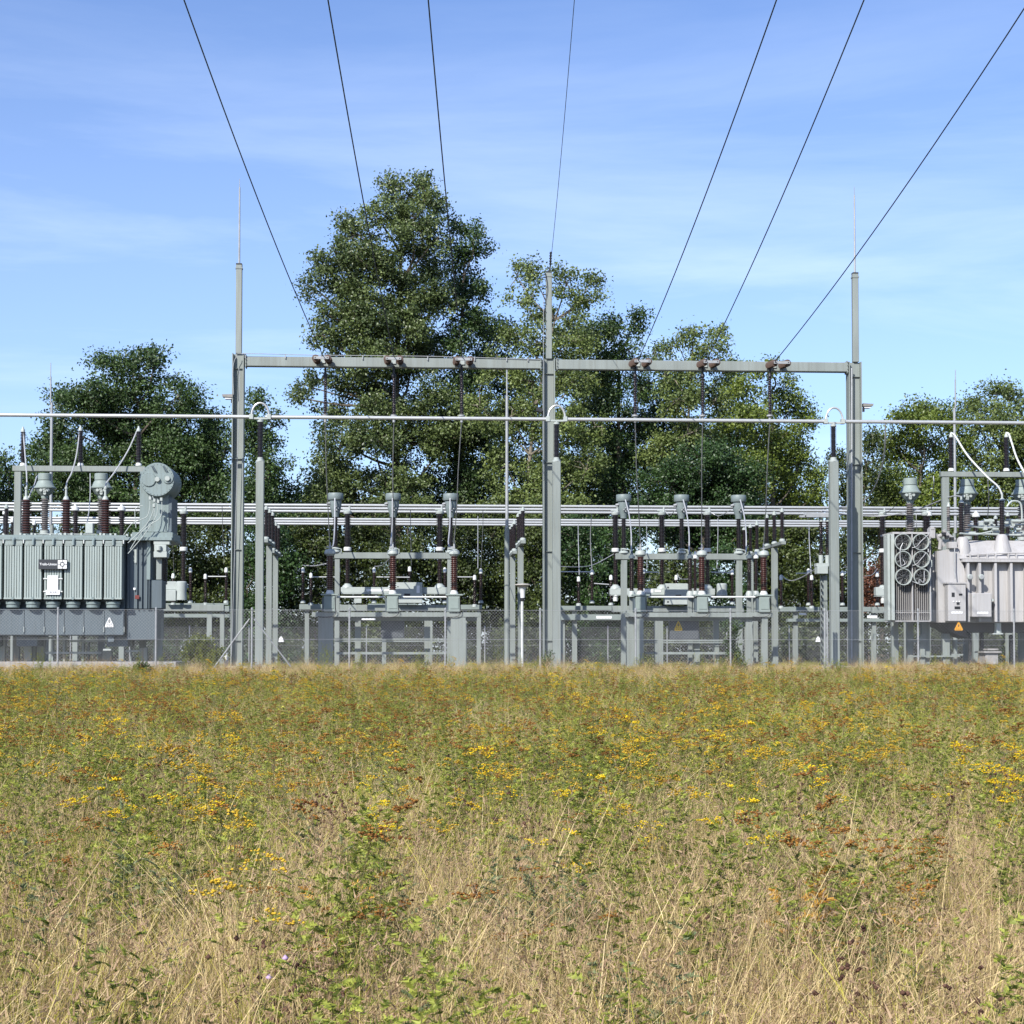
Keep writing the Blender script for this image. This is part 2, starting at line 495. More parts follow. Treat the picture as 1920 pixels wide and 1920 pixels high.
def tree(name, label, cat, trunk, Y, blobs, kind, leaf=0.19, dens=1.0, group=None, bark='bark', tr=0.22, dy=3.0, clump=0.62):
    """trunk: list of (px, py) from the ground up; blobs: (px, py, rx, ry) crown lobes in pixels at depth Y"""
    bx, by = trunk[0]
    root = thing(name, base(bx, Y), label, cat, group)
    off = ROOT[root.name]
    k = sc(bx, Y)
    leaf = leaf * .78 if leaf > .12 else leaf
    allp, allv, bias, allb = [], [], [], []
    mbt = MB()
    tp = [P(px, py, Y) for px, py in trunk]; tp[0].z = -0.1
    tq = smooth_path(tp, 4)
    n = len(tq)
    mbt.tube(tq, [tr * (1 - 0.82 * i / (n - 1)) for i in range(n)], 8)
    br = mbt
    for (px, py, rx, ry) in blobs:
        yo = random.uniform(-dy, dy) * 0.6
        c = P(px, py, Y + yo)
        R = np.array([rx / k, min(max(rx, ry) / k, dy * 1.2), ry / k])
        vol = R[0] * R[1] * R[2]
        nc = int(max(5, dens * 7.5 * (R[0] * R[2]) * max(1, R[1] * .75) / (clump / .62) ** 2))
        d = RNG.normal(size=(nc, 3)); d /= np.linalg.norm(d, axis=1)[:, None]
        rad = RNG.random(nc) ** 0.42
        cc = np.array(c) + d * rad[:, None] * R
        # limb from the trunk to the lobe
        start = min(tq, key=lambda q: abs(q.z - (c.z - 1.2 * R[2] - 0.6)) + 0.15 * (q - c).length)
        mid = (start + c) / 2 + Vector((random.uniform(-.4, .4), random.uniform(-.4, .4), -0.25))
        lim = smooth_path([start, mid, c], 4)
        r0 = tr * (0.32 + 0.02 * random.random())
        mbt.tube(lim, [r0 * (1 - 0.75 * i / (len(lim) - 1)) for i in range(len(lim))], 6)
        for j in range(0, nc, 2):
            e = Vector(cc[j])
            m2 = (c + e) / 2 + Vector((random.uniform(-.2, .2), random.uniform(-.2, .2), random.uniform(-.1, .25)))
            br.tube([c, m2, e], [0.035, 0.022, 0.008], 4)
        rc = clump * (0.55 + 0.75 * RNG.random(nc))
        tone = RNG.random(nc) * 0.5
        for j in range(nc):
            m = int(128 * dens ** 0.3 * (rc[j] / .62) ** 2 * (0.19 / leaf) ** 1.6)
            g = RNG.normal(size=(m, 3)) * np.array([rc[j] * .55, rc[j] * .55, rc[j] * .42])
            allp.append(cc[j] + g)
            allv.append(tone[j] + 0.5 * RNG.random(m) ** 1.6)
            bias.append(g / rc[j] * 0.5 + np.array([0, -0.15, 0.45]))
    pos = np.concatenate(allp); v = np.concatenate(allv); bi = np.concatenate(bias)
    keep = pos[:, 2] > 0.05
    pos, v, bi = pos[keep], v[keep], bi[keep]
    o = leaf_mesh("crown" if cat == 'tree' else "foliage", pos, bi, leaf, 0.72, v, LEAF[kind], root, off)
    trk = mbt.build("trunk" if cat == 'tree' else "stem", bark, root)
    ROOT[trk.name] = off
    return len(pos)

NL = 0
NL += tree("maple_tree", "dark green round maple rising behind the blue-grey transformer", "tree", [(250, 1240), (246, 1050), (255, 900), (262, 760)], 97,
     [(165, 745, 52, 48), (250, 700, 62, 42), (335, 745, 52, 45), (385, 790, 32, 55), (115, 800, 38, 50), (235, 790, 100, 60), (320, 860, 100, 70),
      (150, 890, 90, 75), (90, 880, 50, 70), (395, 880, 45, 80), (240, 950, 120, 70), (290, 672, 30, 22), (205, 680, 30, 22), (380, 960, 60, 60), (115, 745, 16, 20)], 'maple', 0.2, 1.1, tr=0.28, dy=3.5)
NL += tree("maple_tree", "low dark tree at the far left, behind the first arrester of the blue-grey transformer", "tree", [(12, 1240), (14, 1000), (18, 890)], 100,
     [(15, 890, 40, 50), (-40, 870, 50, 50), (40, 960, 50, 60), (-20, 970, 60, 60)], 'maple', 0.2, 1.0, tr=0.15)
NL += tree("maple_tree", "slim dark tree just right of the tallest left post of the gantry", "tree", [(490, 1240), (486, 1000), (488, 800)], 95,
     [(482, 755, 28, 32), (505, 810, 30, 38), (470, 830, 40, 60), (505, 890, 42, 50), (540, 930, 22, 50), (470, 940, 60, 60), (520, 985, 48, 50)], 'maple', 0.19, 1.15, tr=0.16, dy=2.2)
NL += tree("poplar_tree", "tallest tree, a broad poplar with open crown in the middle of the grove", "tree", [(752, 1240), (745, 1000), (742, 760), (748, 580), (755, 400)], 99,
     [(745, 375, 46, 36), (800, 365, 32, 38), (705, 405, 34, 30), (775, 430, 60, 40), (670, 440, 45, 35), (635, 425, 22, 24), (610, 505, 38, 32), (590, 540, 26, 30), (655, 520, 50, 38), (740, 510, 55, 42), (800, 500, 40, 42),
      (690, 590, 62, 42), (770, 590, 60, 45), (640, 570, 40, 30), (605, 630, 32, 28), (640, 640, 46, 32), (720, 660, 62, 38), (795, 660, 55, 40), (600, 712, 34, 24), (580, 725, 26, 14), (655, 725, 48, 30),
      (735, 745, 48, 38), (810, 740, 50, 42), (640, 830, 52, 46), (610, 870, 34, 40), (700, 830, 56, 48), (770, 830, 60, 54), (660, 915, 70, 46), (750, 920, 60, 50), (820, 395, 18, 25), (700, 480, 44, 34), (820, 445, 26, 30), (830, 560, 30, 50), (840, 820, 50, 60), (590, 935, 40, 50), (620, 775, 36, 30), (700, 775, 50, 34), (560, 745, 16, 12), (770, 775, 44, 34), (665, 480, 36, 34), (625, 470, 22, 26), (600, 585, 26, 24), (680, 545, 44, 34), (790, 545, 40, 34), (735, 560, 40, 34), (705, 625, 44, 30), (775, 625, 40, 30), (655, 605, 34, 26), (690, 700, 44, 30), (770, 690, 40, 32), (625, 680, 30, 26), (765, 400, 30, 34), (730, 345, 20, 20), (790, 345, 18, 18)], 'poplar', 0.20, 1.12, tr=0.34, dy=3.4, clump=0.55)
NL += tree("poplar_tree", "dark narrow poplar leaning against the right side of the tallest tree", "tree", [(862, 1240), (858, 1000), (862, 720), (870, 500)], 101,
     [(870, 425, 34, 32), (890, 470, 28, 36), (858, 490, 28, 40), (890, 540, 34, 36), (860, 560, 34, 42), (895, 610, 38, 40), (850, 640, 44, 44), (905, 680, 40, 36), (865, 720, 52, 42), (850, 810, 55, 55), (900, 800, 45, 55), (870, 900, 55, 50), (910, 545, 12, 22)], 'maple', 0.2, 1.05, tr=0.26, dy=2.4, clump=0.52)
NL += tree("birch_tree", "airy light green tree whose top flanks the middle post", "tree", [(1000, 1240), (985, 1020), (1000, 800), (1040, 600)], 96,
     [(970, 520, 20, 32), (1000, 515, 20, 24), (985, 570, 34, 30), (1062, 530, 34, 34), (1112, 520, 20, 28), (1095, 565, 36, 24), (960, 620, 36, 34), (1005, 640, 38, 36), (1075, 640, 42, 40), (935, 690, 40, 34), (1000, 715, 50, 34), (1080, 720, 42, 36),
      (960, 780, 44, 44), (1050, 800, 50, 44), (950, 870, 44, 46), (1020, 890, 50, 44), (1100, 880, 44, 44), (1118, 800, 30, 40), (1030, 590, 34, 30), (1035, 655, 40, 34), (1000, 760, 44, 34), (1010, 960, 80, 50), (940, 960, 50, 50), (900, 760, 40, 50), (1060, 960, 60, 50)], 'airy', 0.195, 0.95, bark='barkl', tr=0.2, dy=2.6, clump=0.52)
NL += tree("maple_tree", "mid green tree directly right of the middle post", "tree", [(1165, 1240), (1160, 1000), (1160, 760), (1162, 640)], 100,
     [(1150, 625, 44, 32), (1190, 605, 18, 28), (1120, 650, 34, 34), (1185, 665, 38, 36), (1140, 700, 50, 36), (1200, 730, 36, 36), (1145, 770, 50, 44), (1200, 800, 36, 42), (1150, 850, 55, 48), (1170, 920, 60, 50), (1130, 980, 60, 50)], 'maple', 0.19, 1.0, tr=0.22, dy=2.6)
NL += tree("birch_tree", "airy twin-topped tree left of centre in the right bay of the gantry", "tree", [(1290, 1240), (1285, 1000), (1290, 800), (1300, 640)], 98,
     [(1270, 645, 34, 24), (1300, 625, 26, 20), (1345, 625, 26, 22), (1340, 660, 34, 26), (1250, 690, 34, 30), (1300, 690, 40, 34), (1355, 700, 30, 28), (1270, 750, 50, 36), (1340, 755, 44, 34), (1300, 810, 60, 36), (1250, 860, 50, 48)], 'airy', 0.195, 0.85, bark='barkl', tr=0.18, dy=2.4, clump=0.52)
NL += tree("lime_tree", "bright green tree whose right slope falls towards the right post", "tree", [(1455, 1240), (1450, 1000), (1448, 850), (1448, 730)], 97,
     [(1440, 690, 30, 16), (1400, 720, 34, 28), (1460, 735, 44, 34), (1410, 780, 46, 36), (1490, 765, 34, 34), (1512, 800, 22, 38), (1450, 830, 60, 44), (1500, 870, 44, 50), (1420, 890, 50, 50), (1535, 920, 30, 46), (1470, 950, 60, 44)], 'young', 0.19, 1.0, tr=0.22, dy=2.6)
NL += tree("oak_tree", "dense deep green oak with rounded top in front of the grove", "tree", [(1320, 1240), (1318, 1080), (1320, 950)], 92,
     [(1320, 870, 60, 46), (1255, 905, 46, 44), (1385, 900, 50, 46), (1320, 930, 90, 50), (1240, 970, 60, 50), (1400, 975, 60, 50), (1320, 1000, 80, 50)], 'oak', 0.17, 1.5, tr=0.24, dy=3.0, clump=0.5)
NL += tree("hazel_tree", "small brownish green tree just right of the right gantry post", "tree", [(1625, 1240), (1622, 1050), (1620, 900)], 94,
     [(1625, 870, 26, 36), (1605, 920, 34, 44), (1640, 960, 30, 44), (1600, 1000, 40, 50), (1640, 825, 24, 22), (1575, 860, 24, 44)], 'under', 0.18, 1.0, tr=0.12, dy=2)
NL += tree("lime_tree", "yellow-green tree behind the fan-cooled transformer, left half of the right grove", "tree", [(1725, 1240), (1722, 1050), (1728, 850)], 95,
     [(1690, 785, 26, 22), (1675, 820, 24, 26), (1735, 765, 24, 20), (1725, 805, 48, 34), (1785, 790, 36, 32), (1700, 860, 50, 44), (1770, 860, 54, 46), (1710, 930, 60, 48), (1780, 940, 60, 50), (1660, 910, 24, 44), (1730, 1000, 80, 40)], 'young', 0.185, 1.15, tr=0.2, dy=2.6)
NL += tree("lime_tree", "green tree with the higher top at the right edge", "tree", [(1880, 1240), (1876, 1050), (1880, 850)], 97,
     [(1868, 740, 30, 24), (1895, 735, 24, 22), (1925, 760, 30, 34), (1840, 780, 36, 30), (1880, 800, 52, 42), (1830, 860, 46, 48), (1900, 870, 56, 50), (1860, 940, 70, 50), (1960, 830, 50, 70), (1960, 930, 60, 60), (1825, 760, 16, 18)], 'airy', 0.185, 1.25, tr=0.22, dy=2.8)
for lab, cx, kd, lobes in (
    ("dark tree filling the gap behind the tallest poplar and the middle post", 945, 'maple', [(930, 640, 40, 44), (960, 720, 50, 44), (920, 780, 50, 44), (985, 800, 50, 50), (930, 870, 60, 50), (1000, 900, 60, 50), (890, 930, 60, 46), (960, 980, 80, 50)]),
    ("leafy tree behind the middle post and the first right string", 1095, 'airy', [(1065, 610, 40, 34), (1110, 640, 44, 36), (1060, 700, 50, 40), (1120, 730, 54, 40), (1070, 790, 56, 44), (1130, 830, 56, 46), (1060, 880, 60, 48), (1130, 920, 60, 48), (1090, 990, 80, 46)]),
    ("mid green tree behind the twin-topped birch", 1245, 'maple', [(1225, 660, 30, 30), (1215, 720, 44, 40), (1265, 740, 50, 44), (1230, 800, 56, 46), (1300, 830, 60, 46), (1215, 870, 56, 50), (1180, 960, 60, 50)]),
    ("bright tree filling the canopy under the right end of the crossbeam", 1385, 'young', [(1380, 690, 30, 28), (1365, 740, 46, 38), (1400, 800, 56, 44), (1350, 830, 50, 44), (1450, 860, 60, 50), (1400, 900, 60, 50), (1500, 930, 50, 50), (1440, 990, 70, 46)]),
    ("tree filling the lower canopy left of the tallest poplar trunk", 640, 'maple', [(625, 900, 36, 40), (600, 960, 44, 46), (660, 970, 60, 50), (720, 980, 60, 50), (800, 930, 60, 50), (860, 980, 60, 46)]),
    ("far right tree closing the gap beside the right gantry post", 1655, 'airy', [(1650, 900, 30, 50), (1610, 950, 34, 50), (1680, 960, 50, 50), (1750, 990, 60, 46), (1840, 1000, 70, 46), (1660, 1010, 50, 46)])):
    NL += tree("broadleaf_tree", lab, "tree", [(cx, 1240), (cx - 3, 1020), (cx, lobes[0][1] + 60)], 105, lobes, kd, 0.2, 0.95, tr=0.2, dy=2.6)
# undergrowth behind the rear fence: separate bushes
ug = [(-60, 1100, 80, 130, 'under'), (40, 1110, 80, 130, 'under'), (140, 1080, 80, 120, 'under'), (235, 1090, 70, 120, 'oak'), (330, 1060, 70, 110, 'under'), (420, 1050, 60, 110, 'under'), (500, 1070, 60, 120, 'oak'),
      (590, 1030, 65, 120, 'under'), (680, 1050, 60, 110, 'under'), (765, 1040, 60, 110, 'under'), (850, 1050, 55, 120, 'under'), (925, 1060, 50, 120, 'young2'), (1000, 1060, 55, 120, 'under'),
      (1085, 1070, 60, 120, 'oak'), (1170, 1080, 60, 110, 'oak'), (1260, 1100, 60, 90, 'under'), (1350, 1100, 60, 90, 'oak'), (1430, 1070, 60, 110, 'under'), (1510, 1060, 55, 120, 'under'), (1580, 1090, 50, 110, 'under'),
      (1640, 1110, 26, 50, 'redl'), (1700, 1090, 60, 110, 'under'), (1790, 1090, 70, 120, 'young2'), (1880, 1090, 70, 120, 'under'), (1980, 1090, 80, 120, 'under')]
LEAF['young2'] = LEAF['under']
where = ["at the far left edge beyond the picture border", "behind the left half of the blue-grey transformer", "behind the middle of the blue-grey transformer", "behind the conservator drum of the transformer",
         "between the transformer and the left gantry post", "directly behind the left gantry post", "behind the foremost left column", "left behind the left switch bay", "behind the left breaker trough",
         "behind the middle of the left switch bay", "right behind the left switch bay", "behind the tall thin mast", "left of the middle post above the round lamp", "right of the middle post", "left behind the right switch bay",
         "behind the yellow warning sign", "below the dense oak", "right behind the right switch bay", "left of the foremost right column", "between the two right columns", "",
         "behind the cooling fans", "behind the control cabinets", "behind the ribbed tank at the right edge", "at the far right edge beyond the picture border"]
for i, (px, py, rx, ry, kd) in enumerate(ug):
    Y = 89 + (i % 3) * 1.4
    lab = "shadowy green bush behind the rear fence, " + where[i]
    if kd == 'redl': lab = "rust-red bush beside the fan-cooled transformer"; Y = 87.5
    bl = [(px, py - ry * .45, rx * .75, ry * .5), (px - rx * .4, py + ry * .1, rx * .7, ry * .55), (px + rx * .45, py + ry * .15, rx * .7, ry * .55), (px, py + ry * .75, rx, ry * .5)]
    if kd == 'redl': bl = bl[:3]
    else: bl += [(px, 1185, rx * 1.1, 42), (px - rx * .5, 1225, rx * .8, 28), (px + rx * .5, 1228, rx * .8, 26)]
    NL += tree("red_shrub" if kd == 'redl' else "shrub", lab, "bush", [(px, 1240), (px + 3, py + 40), (px, py - ry * .3)], Y, bl, kd, 0.19 if kd != 'redl' else 0.15, 1.05, "bushes behind the rear fence", tr=0.06, dy=1.8)
print("leaves", NL)

# ------------------------------------------------------------------ chain-link fences
def fence(Y, h, spacing_px, xs, label, pitch, wr, name_mat='galv', braces=()):
    x0, x1 = P(xs[0], 1240, Y).x - 4, P(xs[-1], 1240, Y).x + 4
    root = thing("chain_link_fence", (0, Y, 0), label, "fence")
    for px in xs:
        p = P(px, 1200, Y)
        post = MB().cyl((p.x, Y + .03, -0.1), (p.x, Y + .03, h + 0.03), 0.03, n=8)
        post.lathe((p.x, Y + .03, h + .02), [(0.036, 0), (0.036, .03), (0.012, .05)], 8)
        po = post.build("fence_post", name_mat, root)
    for (pa, ya, pb, yb) in braces:
        MB().cyl(P(pa, ya, Y + .05), P(pb, yb, Y + .05), 0.022, n=8).build("brace", name_mat, root)
    m = MB()
    L = x1 - x0; n = int(L / pitch)
    def strip(a, b, yy):
        d = (b - a).normalized(); s = Vector((-d.z, 0, d.x)) * wr
        m.add([a - s, a + s, a + Vector((0, wr * 1.2, 0)), b - s, b + s, b + Vector((0, wr * 1.2, 0))], [(0, 3, 4, 1), (1, 4, 5, 2), (2, 5, 3, 0)])
    hh = h - 0.05
    for i in range(-int(hh / pitch) - 1, n + 1):
        xa = x0 + i * pitch
        for sg in (1, -1):
            a = Vector((xa, Y - 0.002 * sg, 0.05)); b_ = Vector((xa + hh * sg + (0 if sg > 0 else hh), Y - 0.002 * sg, 0.05 + hh))
            if sg < 0: a = Vector((xa + hh, Y + .004, 0.05)); b_ = Vector((xa, Y + .004, 0.05 + hh))
            # clip to the run
            def clip(a, b_):
                d = b_ - a; t0, t1 = 0, 1
                if d.x > 0: t0, t1 = max(0, (x0 - a.x) / d.x), min(1, (x1 - a.x) / d.x)
                else: t0, t1 = max(0, (x1 - a.x) / d.x), min(1, (x0 - a.x) / d.x)
                return (a + d * t0, a + d * t1) if t1 > t0 else None
            c = clip(a, b_)
            if c: strip(c[0], c[1], Y)
    mo = m.build("wire_mesh", "meshw", root)
    t = MB()
    for z in (0.1, h * .52, h - 0.01):
        t.cyl((x0, Y - .012, z), (x1, Y - .012, z), 0.0055, n=5)
    t.build("tension_wire", name_mat, root)
    return root
fence(53.5, 1.93, 0, [-72, 108, 292, 472, 655, 835, 1013, 1192, 1370, 1547, 1722, 1902, 2078], "grey chain-link fence nearest the meadow, with the taller posts", 0.10, 0.0020,
      braces=((468, 1160, 398, 1256), (476, 1160, 545, 1250)))
fence(84.0, 1.86, 0, [-92, 22, 132, 243, 355, 467, 577, 687, 799, 909, 1029, 1140, 1251, 1363, 1480, 1590, 1705, 1820, 1935, 2050], "rear chain-link fence in front of the bushes, with the shorter posts", 0.095, 0.0022)

# ------------------------------------------------------------------ portal gantry
PY = 58.0
g = thing("portal_gantry", base(1030, PY), "grey-green steel portal spanning both bays on three tall posts", "gantry")
def col_post(x0, x1, ytop_low, xu, ytop, rod=None):
    a, c = P(x0, 1000, PY), P(x1, 1000, PY)
    w = c.x - a.x; x = (a.x + c.x) / 2
    m = MB(); zt = P(xu, ytop_low, PY).z
    m.hbeam(x, PY, 0.12, zt, w, 0.44, 0.035)
    m.box((x, PY, 0.13), (w + .25, .55, .03))
    for k in range(4):
        z = 1.0 + k * (zt - 1.5) / 3
        m.box((x + w * .02, PY - .06, z), (w - .08, .06, .012))
    ft = m.build("column", "steel", g)
    MB().box((x, PY, 0.03), (w + .6, 1.0, .22)).build("footing", "conc", g)
    u = MB(); zt2 = P(xu, ytop, PY).z
    xx = P(xu, 600, PY).x
    u.box((xx, PY, (zt + zt2) / 2 + .01), (0.205, 0.20, zt2 - zt))
    u.box((xx, PY, zt2 - .12), (0.235, 0.235, .05))
    uo = u.build("upper_mast", "steel", g)
    MB().box((xx, PY, zt2 + .022), (0.20, 0.22, .04)).build("mast_cap", "dark", g)
    if rod:
        r = MB(); z3 = P(xu, rod, PY).z
        r.cyl((xx, PY, zt2 + .04), (xx, PY, zt2 + (z3 - zt2) * .9), 0.034, 0.026, 8)
        r.cyl((xx, PY, zt2 + (z3 - zt2) * .9), (xx, PY, z3), 0.012, 0.008, 6)
        r.build("lightning_rod", "galv", g)
col_post(434.5, 456.5, 664, 448, 497, 335)
col_post(1018, 1040, 674, 1029, 512)
col_post(1591, 1615, 680, 1603.5, 514, 350)
def beam(xa, ya, xb, yb, th, holes=True):
    a, b_ = P(xa, ya, PY - .1), P(xb, yb, PY - .1)
    z = P((xa + xb) / 2, (ya + yb) / 2, PY - .1).z
    m = MB(); m.box(((a.x + b_.x) / 2, PY - .02, z), (b_.x - a.x, .30, th))
    m.box((a.x + .04, PY - .02, z), (.03, .36, th + .1)); m.box((b_.x - .04, PY - .02, z), (.03, .36, th + .1))
    for bx_ in (a.x + .04, b_.x - .04):
        for dz in (-.17, -.06, .06, .17): m.lathe((bx_, PY - .2, z + dz), [(.02, 0), (.02, .03)], 6, (0, -1, 0))
    m.build("crossbeam", "steel", g)
    return z
beam(459, 676.5, 1016, 684, .33)
beam(1042, 684, 1590, 688.5, .33)
# conduit with clips along the beam top
m = MB()
m.ptube([(438, 740, PY - .24), (437, 690, PY - .25), (444, 668, PY - .25), (460, 663, PY - .25), (600, 666, PY - .2), (800, 668, PY - .2), (1015, 674, PY - .2)], .012, sub=4)
for px in (460, 535, 680, 720, 802, 890, 950, 990):
    p = P(px, 666 + (px - 455) * .012, PY - .2); m.box((p.x, p.y, p.z - .03), (.03, .04, .14))
m.build("conduit", "galv", g)
m = MB().ptube([(1019, 560, PY - .24), (1019, 900, PY - .24)], .01); m.build("conduit", "galv", g)
m = MB().ptube([(447, 690, PY - .24), (449, 720, PY - .24), (444, 900, PY - .24), (434, 1230, PY - .24)], .012, sub=3)
m.build("conduit", "galv", g)
m = MB().ptube([(1597, 690, PY - .24), (1597, 1235, PY - .24)], .03)
m.build("conduit", "galv", g)
m = MB()
for k in range(9):
    p = P(1021, 520 + k * 16, PY - .13); m.box(p, (.10, .04, .03))
m.ptube([(1023, 512, PY - .14), (1026, 540, PY - .16), (1022, 570, PY - .14), (1019, 620, PY - .14)], .01, sub=4)
m.build("step_clips", "dark", g)

# overhead conductors and their strings
phase = [(606, 668, 345, 0, (595, 617), "first"), (739, 670, 615, 0, (727, 750), "second"), (867, 671, 803, 0, (855, 880), "third"),
         (1196, 677, 1456, 0, (1184, 1208), "fourth"), (1323, 678, 1620, 0, (1311, 1334), "fifth"), (1452, 679, 1919, 18, (1440, 1464), "sixth")]
YW = 56.7
def overhead(xa, ya, xb, yb, YB, r, bb, label, name="overhead_conductor"):
    p0 = P(xa, ya, YW if name != "earth_wire" else 58.0); p1 = P(xb, yb, YB)
    T = p0.y - p1.y
    a = (p1.z - p0.z - bb * T * T) / T
    ax = (p1.x - p0.x) / T
    pts = []
    t = 0
    while t < p0.y + 6:
        pts.append((p0.x + ax * t, p0.y - t, p0.z + a * t + bb * t * t)); t += 1.6
    o = MB().tube(pts, r, 6).build(name, "wire", loc=pts[0])
    return tag(o, label, "power line", "overhead conductors" if name != "earth_wire" else None)
refresh_done = False
gp = "double tension strings on the crossbeam"
gp2 = "insulators hanging from the crossbeam"
side = ["leftmost position", "second from the left", "third from the left", "fourth from the left", "fifth from the left", "rightmost position"]
for i, (xa, ya, xb, yb, (d0, d1), nm) in enumerate(phase):
    overhead(xa, ya, xb, yb, 35.0, 0.016, 0.0023, ["dark conductor running up from the left end of the beam", "dark conductor passing the left side of the tallest tree", "dark conductor crossing the top of the tallest tree",
             "dark conductor rising steeply just right of the middle post", "dark conductor between the two other right-hand lines", "dark conductor crossing the tip of the right lightning rod post"][i])
    yc = 677 + (xa - 606) * 0.0105
    root = thing("tension_string", P(xa, yc, PY - .2), "pair of round disc insulators on the crossbeam, " + side[i], "insulator", gp)
    for d in (d0, d1):
        p = P(d, yc, PY - .19)
        m = MB()
        prof = []
        L = 1.15
        for k in range(9):
            h = 0.08 + k * .115
            prof += [(0.035, h), (0.118, h + .03), (0.124, h + .05), (0.06, h + .06)]
        m.lathe(p, [(0.05, 0)] + prof + [(0.035, L)], 16, (0, -1, -.08))
        m.build("disc_stack", "rust", root)
        q = p + Vector((0, -1, -.08)).normalized() * (L + .01)
        MB().lathe(q, [(0.05, 0), (0.055, .04), (0.02, .06)], 12, (0, -1, -.08)).build("end_cap", "dark", root)
    pa, pb = P(d0, yc, PY - .19), P(d1, yc, PY - .19)
    MB().box(((pa.x + pb.x) / 2, PY - 1.38, (pa.z + pb.z) / 2 - .09), (pb.x - pa.x + .1, .05, .09)).build("yoke_plate", "galv", root)
    MB().box(((pa.x + pb.x) / 2, PY - .2, (pa.z + pb.z) / 2), (.13, .03, .14)).build("mounting_plate", "light", root)
    # hanging insulator
    hx = [610, 738.5, 865.5, 1191, 1317.5, 1443.5][i]
    Yh = PY - .32
    root = thing("hanging_insulator", P(hx, 692 + i * .9, Yh), "slim ribbed insulator hanging below the crossbeam, " + side[i], "insulator", gp2)
    MB().pins(hx, 706, 778, Yh, 7.5, 22, 12).build("porcelain", "brown", root)
    m = MB().pcyl(hx, 686, 701, Yh, 4, 4, 10).pcyl(hx, 701, 706, Yh, 9, 7, 12)
    m.build("top_fitting", "dark", root)
    m = MB().pcyl(hx, 778, 781, Yh, 12, 12, 14).pcyl(hx, 781, 792, Yh, 5, 5, 8)
    m.build("bottom_fitting", "galv", root)
tag(overhead(1032, 497, 1077, 0, 36.0, 0.008, 0.002, "thin earth wire leaving the top of the middle post", "earth_wire"), cat="power line")
m = MB()
p = P(1031.5, 490, PY)
m.tube([P(1029, 512, PY), P(1032, 497, PY)], .025, 6); m.ins(P(1032, 497, PY - .05), .45, .05, 5, axis=(0.02, -.2, 1)); 
tag(m.build("earth_wire_clamp", "dark", loc=P(1030, 512, PY)), "small clamp and discs tying the thin earth wire to the middle post", "clamp")

# ------------------------------------------------------------------ front tubular busbar on three columns
BY = 56.3
def bz(px): return 781.5 + (px - 0) * 14.0 / 1920 - 2.2
root = thing("busbar_tube", P(960, 785, BY), "long pale aluminium tube running across the whole picture above the columns", "busbar")
segs = [(-80, 470), (497, 1028), (1058, 1552), (1582, 2010)]
for a, c in segs:
    za = P(960, 785.5, BY).z
    x0, x1 = P(a, 785, BY).x, P(c, 785, BY).x
    MB().cyl((x0, BY, za), (x1, BY, za), .062, n=14).build("tube", "alu", root)
for cx in (488, 1043.5, 1564):
    c = P(cx, 785, BY); c.z = za
    pts = []
    for k in range(13):
        a = math.pi * k / 12
        pts.append((c.x - math.cos(a) * .285, BY - .02, za + .04 + math.sin(a) * .42))
    MB().tube(pts, .034, 8).build("expansion_loop", "alu", root)
    m = MB()
    for sx in (-1, 1):
        m.box((c.x + sx * .29, BY, za), (.13, .19, .17))
    m.box((c.x, BY, za - .05), (.5, .1, .06))
    m.build("tube_clamp", "light", root)
colxs = [(487, "left", (480, 495.5)), (1043.5, "middle", (1035.5, 1051)), (1564, "right", (1556, 1572.5))]
for i, (cx, nm, (a, c)) in enumerate(colxs):
    root = thing("busbar_column", base(cx, BY), ["square grey column with dark insulator beside the left gantry post", "square grey column with dark insulator touching the middle gantry post", "square grey column with dark insulator left of the right gantry post"][i], "column", "columns carrying the front aluminium tube")
    w = P(c, 1000, BY).x - P(a, 1000, BY).x
    zt = P(cx, 866, BY).z; x = P(cx, 1050, BY).x
    m = MB(); m.box((x, BY, (zt + .15) / 2), (w * .97, w, zt - .15))
    m.box((x, BY, .16), (w + .22, w + .22, .03))
    m.build("column_shaft", "steel", root)
    MB().box((x, BY, .04), (1.1, .9, .2)).build("footing", "conc", root)
    m = MB().lathe((x, BY, zt), [(w * .52, 0), (w * .52, .05), (w * .36, .07), (w * .36, .13), (w * .28, .15)], 18)
    m.build("mounting_flange", "light", root)
    zi = zt + .15; zt2 = za - .17
    MB().ins((x, BY, zi), zt2 - zi, .105, 26).build("insulator", "brown", root)
    MB().lathe((x, BY, zt2), [(.10, 0), (.10, .06), (.05, .08), (.05, .11)], 14).build("insulator_cap", "light", root)

